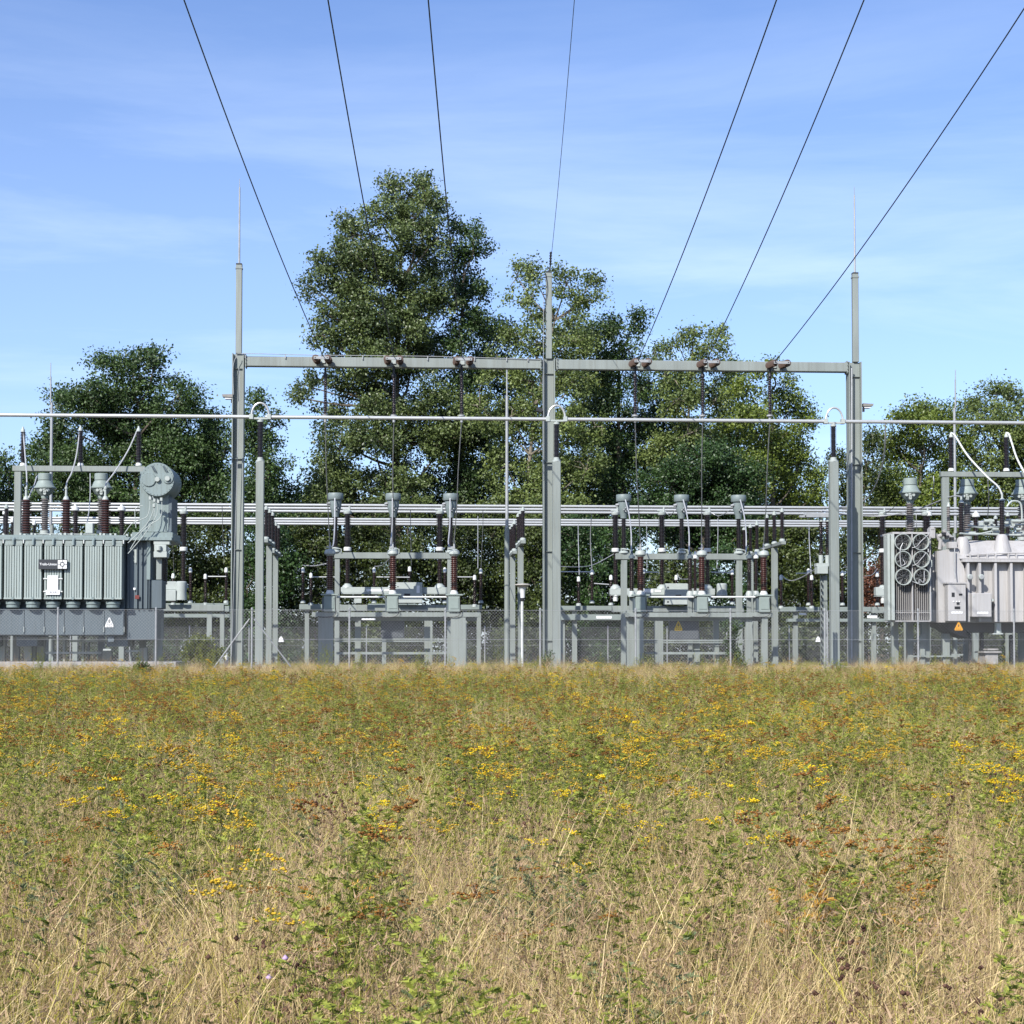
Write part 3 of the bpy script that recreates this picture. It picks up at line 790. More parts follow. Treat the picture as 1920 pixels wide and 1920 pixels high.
# ------------------------------------------------------------------ rear busbars: two sets of three tubes, on supports
hz_px = 945.5
zbus = P(960, 949, 71).z
for i, Y in enumerate((71.0, 72.55, 74.1, 78.4, 79.9, 81.4)):
    x0, x1 = P(-150, 960, Y).x, P(2060, 960, Y).x
    o = MB().cyl((x0, Y, zbus), (x1, Y, zbus), .058, n=12).build("busbar_tube", "alu", loc=(0, Y, zbus))
    tag(o, ["topmost of the six rear aluminium tubes", "second rear aluminium tube from the top", "third rear aluminium tube from the top", "fourth rear aluminium tube, top one of the lower set", "fifth rear aluminium tube, middle of the lower set", "lowest of the six rear aluminium tubes"][i], "busbar", "rear aluminium busbar tubes")
def bus_support(cx, Y, label, colw=.24):
    """post with a crossbar running into depth and three insulators carrying tubes at Y-1.55, Y, Y+1.55"""
    x = P(cx, 1020, Y).x
    root = thing("busbar_support", (x, Y, 0), label, "busbar support", "three-insulator supports of the rear busbars")
    ztop = zbus - 1.55
    MB().hbeam(x, Y, 0, ztop - .06, colw, colw, .02, math.pi / 2).build("post", "steel", root)
    MB().box((x, Y, ztop + .04), (.2, 3.7, .14)).build("crossbar", "steel", root)
    for d in (-1.55, 0, 1.55):
        MB().lathe((x, Y + d, ztop + .11), [(.13, 0), (.13, .07), (.08, .12)], 14).build("insulator_foot", "light", root)
        MB().ins((x, Y + d, ztop + .23), 1.12, .105, 20).build("insulator", "brown", root)
        MB().lathe((x, Y + d, ztop + 1.35), [(.09, 0), (.09, .08), (.05, .12), (.05, .20)], 12).build("tube_clamp", "light", root)
    return root
bus_support(505, 72.55, "three-insulator bus support standing just right of the left square column, nearer one")
bus_support(517, 79.9, "three-insulator bus support behind the left square column, farther one")
bus_support(976, 72.55, "three-insulator bus support right of the tall mast, nearer and taller-looking one")
bus_support(961, 79.9, "three-insulator bus support hidden partly by the tall mast, farther one")
bus_support(1452, 72.55, "three-insulator bus support at the right end of the right bay, nearer one")
bus_support(1407, 79.9, "three-insulator bus support behind the right bay beam end, farther one")
bus_support(28, 72.55, "three-insulator bus support behind the blue-grey transformer")
bus_support(1890, 72.55, "three-insulator bus support behind the pinkish transformer")

# ------------------------------------------------------------------ switchgear prototypes (built around x=0, copied)
def local_thing(name, x, Y, z, label, cat, group):
    return thing(name, (x, Y, z), label, cat, group)
def make_vt(x, Y, z, label, group):
    r = local_thing("voltage_transformer", x, Y, z, label, "voltage transformer", group)
    m = MB(); m.box((x, Y, z + .31), (.42, .42, .60)); m.box((x, Y, z + .64), (.62, .5, .05)); m.box((x, Y - .22, z + .33), (.3, .02, .4))
    m.build("tank", "head", r)
    MB().box((x - .245, Y + .02, z + .28), (.06, .3, .5)).build("terminal_box", "trad", r)
    MB().lathe((x, Y, z + .665), [(.15, 0), (.15, .04), (.11, .12), (.11, .14)], 18).build("ceramic_foot", "white", r)
    MB().ins((x, Y, z + .80), 1.26, .138, 17, .10).build("insulator", "red", r)
    MB().lathe((x, Y, z + 2.06), [(.13, 0), (.17, .04), (.20, .07), (.20, .15), (.17, .21), (.08, .25)], 20).build("head", "light", r)
    m = MB(); m.cyl((x, Y, z + 2.3), (x, Y, z + 2.56), .04, .03, 10); m.box((x - .05, Y, z + 2.38), (.16, .08, .05))
    m.build("terminal", "galv", r)
    return r
def make_ct(x, Y, z, label, group):
    r = local_thing("current_transformer", x, Y, z, label, "current transformer", group)
    m = MB().lathe((x, Y, z), [(.2, 0), (.2, .05), (.13, .1), (.13, .2)], 16)
    m.tube([(x - .12, Y - .15, z + .16), (x + .16, Y - .15, z + .14), (x + .24, Y - .15, z + .12), (x + .24, Y - .15, z - .02)], .022, 6)
    m.build("foot", "light", r)
    MB().ins((x, Y, z + .2), 1.20, .115, 24).build("insulator", "brown", r)
    MB().lathe((x, Y, z + 1.4), [(.13, 0), (.14, .12), (.19, .26), (.235, .44), (.235, .68)], 20).build("head_body", "head2", r)
    m = MB().lathe((x, Y, z + 2.08), [(.29, 0), (.305, .02), (.305, .25), (.29, .275), (.05, .285)], 24)
    m.build("head_cap", "head2", r)
    m = MB()
    m.cyl((x - .34, Y - .1, z + 1.93), (x - .1, Y - .1, z + 1.93), .05, n=10); m.cyl((x - .24, Y - .1, z + 1.93), (x - .24, Y - .1, z + 1.99), .075, n=10)
    for k in range(4): m.box((x + .04 + .07 * math.cos(k * 1.6), Y - .27, z + 1.74 + .07 * math.sin(k * 1.6)), (.05, .05, .05))
    m.build("terminal", "galv", r)
    return r
M['head2'] = mat("slate_green_head_paint", (0.175, 0.215, 0.215), 0.5, 0, 0.06, 3)
def make_pole(root, x, Y, z0, zmid, ztop, r1=.15, r2=.11):
    """breaker pole: lower insulator z0..zmid, joint, upper insulator to ztop, cap"""
    MB().lathe((x, Y, z0 - .16), [(.22, 0), (.2, .08), (.12, .15), (.12, .18)], 16).build("pole_foot", "light", root)
    MB().ins((x, Y, z0), zmid - z0, r2, 20).build("lower_insulator", "brown", root)
    MB().lathe((x, Y, zmid), [(.12, 0), (.16, .03), (.16, .15), (.13, .18)], 16).build("joint", "white", root)
    MB().ins((x, Y, zmid + .18), ztop - zmid - .18, r1, 24).build("upper_insulator", "brown", root)
    m = MB().lathe((x, Y, ztop), [(.15, 0), (.17, .03), (.17, .12), (.08, .16)], 16)
    m.box((x - .05, Y, ztop + .2), (.3, .08, .05)); m.cyl((x + .08, Y - .05, ztop + .14), (x + .08, Y - .05, ztop + .32), .04, n=8)
    m.build("pole_cap", "light", root)
refresh()

# ---- left bay
VTY = 62.5
ztop_vt = P(736, 1148, VTY).z
vts = [(618.5, "outer left one of the left bay, with red-brown insulator"), (736.5, "middle one of the left bay, on the centre line of the breaker cabinet"), (851.5, "outer right one of the left bay, with red-brown insulator"),
       (1201, "outer left one of the right bay, right of the square leg"), (1316, "middle one of the right bay, above the yellow sign"), (1432, "outer right one of the right bay, next to the tall bus post")]
gv = "red-brown voltage transformers on boxes in the front row"
v0 = make_vt(P(vts[0][0], 1100, VTY).x, VTY, ztop_vt, "Voltage transformer, " + vts[0][1], gv)
refresh()
for px, lb in vts[1:]:
    c = copy_tree(v0, (P(px, 1100, VTY).x, VTY, ztop_vt)); c['label'] = "voltage transformer, " + lb
v0['label'] = v0['label'].lower()
def frame_front(xa, xb, legs, label, cab, bars, plate, sign=None):
    r = thing("equipment_frame", base((xa + xb) / 2, VTY), label, "steel frame", "steel frames under the front voltage transformers")
    m = MB(); a, b_ = P(xa, 1150, VTY), P(xb, 1150, VTY)
    m.box(((a.x + b_.x) / 2, VTY, ztop_vt - .09), (b_.x - a.x, .24, .17))
    m.box(((a.x + b_.x) / 2 + .1, VTY + .35, ztop_vt - .20), (b_.x - a.x - .4, .12, .2))
    m.build("beam", "steel", r)
    for (lx, w, py0, dy) in legs:
        p = P(lx, 1200, VTY + dy); zt = ztop_vt - .19 if py0 is None else P(lx, py0, VTY + dy).z
        m = MB(); k = sc(lx, VTY); wm = w / k
        m.hbeam(p.x, VTY + dy, 0, zt, .24, wm, .022, math.pi / 2)
        m.box((p.x, VTY + dy, .02), (wm + .12, .4, .03))
        m.build("leg", "steel", r)
    (c0, c1, cy0, cy1) = cab
    MB().pbox(c0, cy0, c1, cy1, VTY + .45, .35).build("cabinet", M['cabd'], r)
    m = MB()
    for (x0, x1, y0, y1) in bars: m.pbox(x0, y0, x1, y1, VTY + .4, .05)
    m.build("tie_bar", "steel", r)
    if plate:
        MB().pbox(*plate, VTY - .14, .01).build("name_plate", "paper", r)
    return r
M['cabd'] = mat("shaded_cabinet_grey", (0.085, 0.095, 0.105), 0.5, 0, 0.1, 2)  # the shade on the cabinets is put into this dark grey
legsL = [(611, 28, None, 0), (671, 11, 1160, 1.0), (801, 11, 1160, 1.0), (859, 28, None, 0)]
fl = frame_front(585, 900, legsL, "grey steel frame with two broad legs carrying the left row of red-brown transformers", (714, 758, 1161, 1197),
            [(628, 846, 1197, 1199.5), (628, 846, 1201, 1203.5), (631, 838, 1222.5, 1227)], (678, 1159.5, 704, 1162.5))
legsR = [(1183, 18, 1145, .3), (1198, 16, None, 0), (1306, 11, 1188, 1.0), (1343, 9, 1160, 1.2), (1376, 9, 1160, .8), (1403, 12, None, .2), (1433, 11, None, 0)]
fr = frame_front(1172, 1448, legsR, "grey steel frame with many legs carrying the right row of red-brown transformers", (1256, 1311, 1163, 1199),
            [(1207, 1395, 1200, 1202.5), (1207, 1395, 1204, 1206), (1210, 1370, 1222.5, 1227)], None)
for nm, xs_ in (("left", (631, 723, 749, 840)), ("right", (1214, 1302, 1330, 1416))):
    o = MB()
    for a, c in ((xs_[0], xs_[1]), (xs_[2], xs_[3])):
        q0, q1 = P(a, 1119.5, VTY + .1), P(c, 1119.5, VTY + .1)
        o.cyl(q0, q1, .035, n=10)
    o = o.build("cable_pipe", "white", fl if nm == "left" else fr)
# cable loops under the boxes
for fr_, xs_ in ((fl, (630, 748, 864)), (fr, (1213, 1329, 1445))):
    m = MB()
    for x in xs_:
        m.ptube([(x - 2, 1120, VTY - .2), (x - 1, 1140, VTY - .22), (x, 1149, VTY - .22), (x - 8, 1156, VTY - .2), (x - 26, 1157, VTY - .15), (x - 34, 1156, VTY - .13)], .016, sub=4)
    m.build("cable", "dark", fr_)
def sign_tri(px, y0, y1, w, Y, face, root, name="warning_sign"):
    """triangle on a rectangular plate with a bolt mark"""
    a = P(px, y0, Y); zb = P(px, y1, Y).z; k = w / sc(px, Y) / 2
    h = a.z - zb
    m = MB(); m.prism([(a.x - k, zb), (a.x + k, zb), (a.x + k, zb + h * .22), (a.x + k * .14, a.z), (a.x - k * .14, a.z), (a.x - k, zb + h * .22)], Y, Y + .01)
    s_ = m.build(name, face, root)
    m = MB(); c = (a.x, zb + h * .47)
    m.prism([(c[0] - k * .1, c[1] + h * .24), (c[0] + k * .16, c[1] + h * .24), (c[0] + k * .03, c[1] + h * .06), (c[0] + k * .2, c[1] + h * .06), (c[0] - k * .1, c[1] - h * .16), (c[0] - .0, c[1] + .0), (c[0] - k * .2, c[1])], Y - .003, Y - .001)
    t = h * .035
    T1, T2, T3 = (a.x, a.z - h * .13), (a.x - k * .66, zb + h * .27), (a.x + k * .66, zb + h * .27)
    for (u_, v_) in ((T1, T2), (T2, T3), (T3, T1)):
        m.cyl((u_[0], Y - .002, u_[1]), (v_[0], Y - .002, v_[1]), t * .5, n=4)
    for q in range(3):
        m.box((a.x + (q - 1) * k * .5, Y - .003, zb + h * .12), (k * .36, .003, h * .06))
    m.build("symbol", "ink", s_); ROOT[s_.name] = ROOT[root.name]
sign_tri(1272, 1165, 1182, 14.5, VTY + .43, "yellow", fr)

CTY = 68.0
ztop_ct = P(737, 1036, CTY).z
gc = "current transformers with drum heads in the second row"
cts = [(629, "left-hand one of the left bay"), (737, "middle one of the left bay"), (845, "right-hand one of the left bay"),
       (1169.5, "left-hand one of the right bay"), (1278, "middle one of the right bay"), (1385, "right-hand one of the right bay")]
c0 = make_ct(P(cts[0][0], 1000, CTY).x, CTY, ztop_ct, "drum-headed transformer, " + cts[0][1], gc)
refresh()
for px, lb in cts[1:]:
    zt_ = ztop_ct
    c = copy_tree(c0, (P(px, 1000, CTY).x, CTY, zt_)); c['label'] = "drum-headed transformer, " + lb
def high_frame(xa, xb, legs, label):
    r = thing("high_beam_frame", base((xa + xb) / 2, CTY), label, "steel frame", "high beams under the drum-headed transformers")
    a, b_ = P(xa, 1040, CTY), P(xb, 1040, CTY)
    MB().box(((a.x + b_.x) / 2, CTY, ztop_ct - .13), (b_.x - a.x, .24, .245)).build("beam", "steel", r)
    for (lx, w) in legs:
        p = P(lx, 1150, CTY)
        MB().hbeam(p.x, CTY + .02, 0, ztop_ct - .26, .2, w / sc(lx, CTY), .02, math.pi / 2).build("leg", "steel", r)
high_frame(627, 849, ((632, 9), (843, 9)), "high grey crossbeam on two slim legs in the left bay")
high_frame(1154, 1404, ((1170, 11), (1386, 11)), "high grey crossbeam on two slim legs in the right bay")

def cable(pts, r, label, name="jumper_cable", mt="wirel", grp=None, sub=5):
    q = smooth_path([P(*p) for p in pts], sub)
    o = MB().tube(q, r, 6).build(name, mt, loc=q[0])
    return tag(o, label, "cable", grp)
gd = "wires dropping from the hanging insulators"
vx = [618, 736, 851, 1201, 1315, 1432]
hx = [610, 738.5, 865.5, 1191, 1317.5, 1443.5]
lt = ["leftmost", "second from the left", "third from the left", "fourth from the left", "fifth from the left", "rightmost"]
for i in range(6):
    x0, x1 = hx[i], vx[i]
    cable([(x0, 792, PY - .32), (x0 + (x1 - x0) * .35 - 1.0, 880, 59.3), (x0 + (x1 - x0) * .62, 950, 60.8), (x1, 1020, VTY)], 0.017, "long thin drop wire from crossbeam to transformer head, " + lt[i], "drop_wire", "wirel", gd)
gw = "short pale leads between drum heads and front row"
for i, px in enumerate((629, 737, 845, 1169.5, 1278, 1385)):
    if i < 3: pp = [(px - 1, 934, CTY - .35), (px - 1.5, 985, 67), (px - 4, 1021, 65), (vx[i] + 1, 1026, VTY + .1)]
    else: pp = [(px + 3, 937, CTY - .35), (px + 10, 965, 67), (px + 14, 1000, 65.5), (px + 14, 1036, 64.8)]
    cable(pp, 0.026, "bright lead from the drum head, " + cts[i][1], "lead_cable", "wirel", gw)
# slim dark arresters between the rows of the right bay
ga = "slim dark arresters behind the right row of red-brown transformers"
for i, (px, w) in enumerate(((1184.5, 10), (1294, 10), (1303.5, 7.5), (1405, 10), (1417.5, 7.5))):
    Y = 64.8
    r = thing("surge_arrester", (P(px, 1100, Y).x, Y, 0), "slim arrester " + ["behind the first transformer of the right bay", "with dark head, behind the middle transformer of the right bay", "with white head, behind the middle transformer of the right bay", "with dark head, left of the outermost right transformer", "with white head, left of the outermost right transformer"][i], "arrester", ga)
    MB().pins(px, 1047, 1108, Y, w, 16).build("insulator", "brown", r)
    MB().plathe(px, [(14, 1119), (14, 1113), (9, 1108)], Y).build("foot", "light", r)
    MB().plathe(px, [(w + 2, 1047), (w + 2, 1043), (5, 1040), (4, 1034)], Y).build("head", "white" if w < 9 else "trad", r)
    MB().pbox(px - 4, 1119, px + 4, 1244, Y + .1, .16).build("post", "steel", r)

# circuit breakers
def breaker(poles, Y, trough, cab, tank, beam_, legs, label, ytop=(964, 1026, 1034, 1095), dy=0):
    r = thing("circuit_breaker", base(poles[len(poles) // 2], Y), label, "circuit breaker", "circuit breakers on light grey troughs")
    for px in poles:
        x = P(px, 1050, Y).x
        make_pole(r, x, Y, P(px, ytop[3] + dy, Y).z, P(px, ytop[2] + dy, Y).z, P(px, ytop[0] + dy, Y).z)
    x0, y0, x1, y1 = trough
    t = MB().pbox(x0, y0, x1, y1, Y - .2, .4)
    t.pbox(x0 + 1, y1, x1 - 1, y1 + 1.4, Y - .23, .46)
    t.build("trough", "light", r)
    if cab:
        q = MB().pbox(*cab, Y - .5, .55).build("cabinet", "light", r)
    if tank:
        px, a, c = tank
        MB().plathe(px, [(21, c), (19, (a + c) / 2 + 2), (20, (a + c) / 2 - 3), (20, a + 2), (16, a)], Y - .3).build("spring_tank", "light", r)
    MB().pbox(*beam_, Y - .1, .3).build("beam", "steel", r)
    for lx, w in legs:
        p = P(lx, 1180, Y); MB().hbeam(p.x, Y + .15, 0, P(lx, beam_[3], Y).z, .2, w / sc(lx, Y), .02, math.pi / 2).build("leg", "steel", r)
    return r
BRY = 70.2
br1 = breaker((651.5, 737, 824.5), BRY, (639, 1101, 842, 1112.5), (742, 1092, 792, 1131), None, (632, 1134, 842, 1146), ((671, 10), (806, 10)), "circuit breaker of the left bay with a flat pale cabinet")
MB().pbox(687, 1104.5, 718, 1109, BRY - .215, .01).build("name_plate", "paper", br1)
MB().pbox(721, 1105, 740, 1108.5, BRY - .215, .01).build("name_plate", "paper", br1)
m = MB(); m.pbox(745, 1099, 747, 1101, BRY - .51, .01); m.pbox(758, 1113, 769, 1118, BRY - .51, .01); m.build("latch", "dark", br1)
MB().pbox(781, 1098, 787, 1112, BRY - .51, .01).build("data_plate", "paper", br1)
MB().pbox(664, 1122, 678, 1131, BRY - .15, .3).build("terminal_box", "light", br1)
br2 = breaker((1154, 1241, 1326.5), BRY, (1144, 1103.5, 1341, 1115), (1247, 1094, 1291, 1134), (1353.5, 1094, 1117), (1148, 1136, 1395, 1148), ((1232, 9), (1343, 9)), "circuit breaker of the right bay with cabinet and round tank", dy=2)
m = MB(); m.pbox(1251, 1100, 1254, 1103, BRY - .51, .01); m.pbox(1251, 1127, 1254, 1130, BRY - .51, .01); m.pbox(1267, 1115, 1277, 1120, BRY - .51, .01); m.build("latch", "dark", br2)
MB().pbox(1206, 1105, 1225, 1111, BRY - .215, .01).build("name_plate", "paper", br2)
MB().pbox(1228, 1106, 1239, 1110, BRY - .215, .01).build("name_plate", "paper", br2)
MB().plathe(1154, [(6, 1128), (9, 1127), (9, 1119), (12, 1118), (12, 1115)], BRY - .1).build("gauge_pot", "white", br2)
br3 = breaker((310, 344, 295), BRY, (305, 1090, 331, 1106), (307, 1106, 330, 1127), (340, 1090, 1125), (300, 1134, 420, 1146), ((392, 9), (416, 8)), "circuit breaker between the blue-grey transformer and the left gantry post")
br4 = breaker((1655, 1736, 1812), BRY, (1643, 1101, 1830, 1117), None, None, (1636, 1138, 1830, 1150), ((1702, 9),), "circuit breaker half hidden behind the cooling fans", dy=3)
MB().plathe(1655.5, [(7, 1131), (8, 1130), (8, 1121), (11, 1120), (11, 1117)], BRY - .1).build("gauge_pot", "white", br4)

# ---- rear disconnectors
DY = 75.5
def disconnector(insl, bars, beams, legs, label, plates=()):
    xs_ = [q[0] for q in insl]
    r = thing("disconnector", base(sum(xs_) / len(xs_), DY), label, "disconnector", "rear disconnectors with thin dark insulators")
    for q in insl:
        px, y0, y1 = q[:3]; Y = DY + (q[3] if len(q) > 3 else 0)
        MB().pins(px, y0, y1, Y, 7, 16, 10).build("insulator", "brown", r)
        m = MB().plathe(px, [(5, y0), (7, y0 - 1), (6, y0 - 8), (3, y0 - 10)], Y, 10)
        m.build("head", "white", r)
        MB().plathe(px, [(10, y1 + 5), (9, y1 + 1), (6, y1)], Y, 12).build("foot", "light", r)
    m = MB()
    for (xa, ya, xb, yb) in bars: m.cyl(P(xa, ya, DY), P(xb, yb, DY), .026, n=8)
    if bars: m.build("contact_arm", "alu", r)
    for (xa, ya, xb, yb) in beams: MB().pbox(xa, ya, xb, yb, DY - .1, .5).build("base_beam", "steel2", r)
    for lx, w in legs:
        p = P(lx, 1180, DY); MB().hbeam(p.x, DY + .2, 0, P(lx, beams[0][3], DY).z, .2, w / sc(lx, DY), .02, math.pi / 2).build("leg", "steel", r)
    for pl in plates: MB().pbox(*pl, DY - .12, .01).build("name_plate", "paper", r)
    return r
disconnector([(568, 1074, 1126), (583, 1084, 1130, -.6), (635, 1074, 1126)], [(586, 1082, 632, 1082)], [(561, 1133, 640, 1143)], [(575, 8), (620, 8)], "disconnector at the left end of the left bay")
disconnector([(701.5, 1074, 1126), (768, 1072, 1126, .3)], [(706, 1082, 768, 1082.5)], [(690, 1132, 780, 1141)], [(720, 8)], "disconnector seen through the middle of the left bay")
disconnector([(834, 1074, 1126), (890, 1088, 1133, -.6), (901.5, 1076, 1126)], [(858, 1082, 888, 1082)], [(864, 1134, 904, 1143)], [(872, 8), (898, 8)], "disconnector at the right end of the left bay")
disconnector([(1085, 1091, 1131, -.6), (1110, 1078, 1126), (1145.5, 1088, 1130)], [(1050, 1072, 1108, 1072.5), (1114, 1094, 1142, 1096)], [(1047, 1136, 1166, 1144), (1050, 1152, 1166, 1163)], [(1055, 9), (1078, 9)], "disconnector between the middle post and the right bay", [(1118, 1155, 1147, 1160)])
disconnector([(1207, 1076, 1126), (1268, 1088, 1128), (1373, 1078, 1128)], [(1208, 1073, 1236, 1073), (1334, 1073, 1372, 1073.5)], [(1212, 1137, 1392, 1145)], [(1240, 8), (1300, 8)], "disconnector seen through the middle of the right bay")
disconnector([(1464.5, 1088, 1136), (1522, 1088, 1136, -.6), (1516, 1076, 1130)], [(1492, 1075, 1520, 1075)], [(1463, 1138, 1550, 1147), (1478, 1160, 1560, 1166)], [(1493, 9)], "disconnector just right of the tall bus post", [(1498, 1149, 1512, 1153)])
disconnector([(1579.5, 1080, 1130), (1645, 1082, 1130)], [(1575, 1074, 1592, 1073)], [(1574, 1138, 1662, 1147), (1574, 1160, 1665, 1166)], [(1640, 8)], "disconnector partly behind the right gantry post", [(1626, 1154, 1645, 1159)])
disconnector([(324.6, 1085, 1130, -.6), (357, 1074, 1126), (385, 1086, 1130), (424, 1074, 1126, .3)], [(390, 1081, 424, 1081)], [(300, 1131, 428, 1134), (345, 1136, 430, 1147), (297, 1151, 431, 1158)], [(299, 8), (391, 8), (416, 8)], "disconnector left of the left gantry post")
disconnector([(8, 965, 1000), (23, 980, 1005), (64, 985, 1005)], [], [(0, 1010, 70, 1016)], [(30, 8)], "disconnector tops peeping over the left edge of the blue-grey transformer")

gj = "wires dropping from the rear busbars"
for i, (pp, r_, lb) in enumerate([
    ([(769.5, 953, 72.6), (770, 990, 73.5), (771.5, 1060, 75.5)], .014, "at the right of the middle drum head"),
    ([(896, 968, 78.4), (896, 1010, 77), (896, 1066, 75.5)], .014, "left one near the right end of the left bay"),
    ([(905, 950, 72.6), (905.5, 985, 73.5), (902, 1064, 75.5)], .013, "right one near the right end of the left bay"),
    ([(1084, 983, 79.9), (1084.5, 1020, 77), (1086, 1078, 75)], .018, "left one right of the middle post"),
    ([(1109.5, 960, 74.1), (1107, 1010, 75), (1110, 1066, 75.5)], .020, "right one right of the middle post"),
    ([(1212, 980, 79.9), (1213, 1010, 78), (1213, 1066, 75.5)], .014, "left one in the right bay"),
    ([(1346, 972, 78.4), (1346, 1010, 77), (1344, 1066, 75.5)], .014, "right one in the right bay"),
    ([(1517, 984, 79.9), (1517.5, 1020, 77), (1521, 1076, 75)], .020, "left of the right square column"),
    ([(416.5, 944, 71), (417, 970, 72), (420, 1058, 75.5)], .013, "left of the left gantry post"),
    ([(323, 1010, 71), (325, 1040, 73), (326, 1074, 75)], .011, "beside the blue-grey transformer"),
    ([(1718, 958, 72.6), (1718, 980, 72.6), (1720, 998, 73)], .013, "above the cooling fans")]):
    cable(pp, r_, "thin drop wire, " + lb, "drop_wire", "wirel", gj)
gk = "slack jumpers between neighbouring devices"
for pp, r_, lb in [
    ([(568, 1060, 75.5), (590, 1061, 72), (611, 1057, 66)], .022, "nearly level jumper at the left end of the left bay"),
    ([(702, 1062, 75.5), (716, 1060, 73), (731, 1047, 68)], .018, "curved jumper left of the middle red-brown transformer"),
    ([(1050, 1062, 66), (1085, 1063, 67), (1115, 1058, 69), (1152, 1038, 70.2)], .016, "long sagging jumper right of the middle post"),
    ([(1270, 1076, 75.5), (1276, 1085, 73), (1292, 1086, 70)], .02, "small looped jumper beside the right breaker cabinet"),
    ([(1465, 1078, 75.5), (1476, 1087, 74), (1490, 1088, 72), (1512, 1078, 70), (1533, 1064, 67)], .024, "sagging jumper right of the tall bus post"),
    ([(1247, 958, 70.2), (1252, 964, 70), (1256, 967, 70), (1265, 958, 68)], .016, "tight loop on the left of the middle drum head of the right bay"),
    ([(1330, 958, 70.2), (1340, 965, 70), (1350, 967, 70), (1370, 956, 68)], .016, "tight loop left of the right drum head"),
    ([(1618, 1052, 69), (1632, 1045, 70), (1648, 1038, 70.2)], .015, "short slanting wire right of the right gantry post"),
    ([(1622, 1080, 70), (1635, 1078, 72), (1645, 1066, 75)], .014, "short lower wire left of the half hidden breaker"),
    ([(1581, 1064, 72), (1595, 1062, 72), (1614, 1058, 68)], .018, "short wire crossing behind the right gantry post"),
    ([(1660, 795, 56.3), (1659, 840, 57), (1652, 880, 58.5), (1636, 920, 60), (1612, 944, 61.5), (1575, 952, 63), (1546, 952, 64.5)], .026, "pale cable sagging from the front tube right of the right gantry post"),
    ([(1540, 958, 64.5), (1600, 966, 66), (1660, 967, 66), (1720, 955, 64), (1780, 932, 60.5), (1802, 931, 59.4)], .024, "very long low cable passing above the cooling fans"),
    ([(1656, 962, 70.2), (1672, 955, 67), (1690, 930, 64)], .012, "thin dark wire up to the left grey-stemmed drum head"),
    ]:
    cable(pp, r_, lb, "jumper_cable", "wirel" if "dark wire" not in lb else "wire", gk)

# operating device on post between the right columns
r = thing("switch_post", base(1546, 64.5), "post with grey switch box and two dark insulators left of the right square column", "switch")
MB().pbox(1540, 1078, 1552, 1247, 64.5, .2).build("post", "steel", r)
m = MB().pbox(1533, 1062, 1553, 1076, 64.2, .5); m.pbox(1531, 1056, 1556, 1062, 64.3, .4); m.build("box", "light", r)
for px in (1539.5, 1551.5):
    MB().pins(px, 978, 1041, 64.5, 8.5, 18, 12).build("insulator", "brown", r)
    MB().plathe(px, [(8, 1056), (9, 1046), (9, 1041)], 64.5, 12).build("foot", "light", r)
    MB().plathe(px, [(8, 978), (8, 974), (5, 972)], 64.5, 12).build("head", "light", r)
m = MB().pbox(1509, 962, 1556, 970, 64.3, .25); m.pbox(1500, 966, 1512, 970, 64.3, .2); m.build("contact_box", "galv", r)
m = MB()
for k in range(14): m.pbox(1540.5, 1080 + k * 12, 1541.6, 1086 + k * 12, 64.35, .1)
m.build("cable_ladder", "dark", r)
r = thing("cable_post", base(1549, 55.4), "slim perforated cable post in front of the right square column", "post")
m = MB().pbox(1546, 1146, 1548.5, 1252, 55.3, .06); m.pbox(1551, 1146, 1553, 1252, 55.3, .06); m.build("rail", "galv", r)
m = MB()
for k in range(11): m.pbox(1548.4, 1150 + k * 9, 1551.2, 1152.5 + k * 9, 55.32, .03)
m.build("rung", "galv", r)

# ---- masts, lamps, floodlights
def mast(px, Y, segs, label, wb=None):
    r = thing("lightning_mast", base(px, Y), label, "mast", "free-standing lightning masts")
    for i, (ya, yb, w) in enumerate(segs):
        MB().pcyl(px, yb, ya, Y, w, w * .86, 12).build("tube", "galv" if i else "steel", r)
    return r
mast(950.5, 64, [(1247, 990, 10.4), (989.7, 742, 6.2), (741.7, 690, 3)], "tall thin lightning mast left of the middle post")
mast(95, 76, [(1247, 985, 9), (984.7, 755, 6), (754.7, 706, 3), (705.7, 680, 1.6)], "thin lightning mast rising behind the blue-grey transformer")
mast(1791.5, 76, [(1247, 1000, 8), (999.7, 765, 5.6), (764.7, 712, 3), (711.7, 693, 1.6)], "thin lightning mast rising behind the pinkish transformer")
r = thing("yard_lamp", base(979.5, 58), "white pillar lamp with a flat mushroom cap near the middle post", "lamp")
MB().pcyl(979, 1124, 1250, 58, 4.6, 4.4, 12).build("pole", "white", r)
MB().plathe(979.5, [(7, 1127), (8, 1126), (7.5, 1121)], 58).build("collar", "dark", r)
MB().plathe(980, [(8.5, 1121), (9.5, 1108), (10.5, 1106), (14, 1102)], 58).build("glass", "lamp", r)
MB().plathe(980, [(14, 1102), (24, 1098.5), (31, 1097), (31, 1096), (20, 1094.6), (4, 1094)], 58, 24).build("cap", "beige", r)
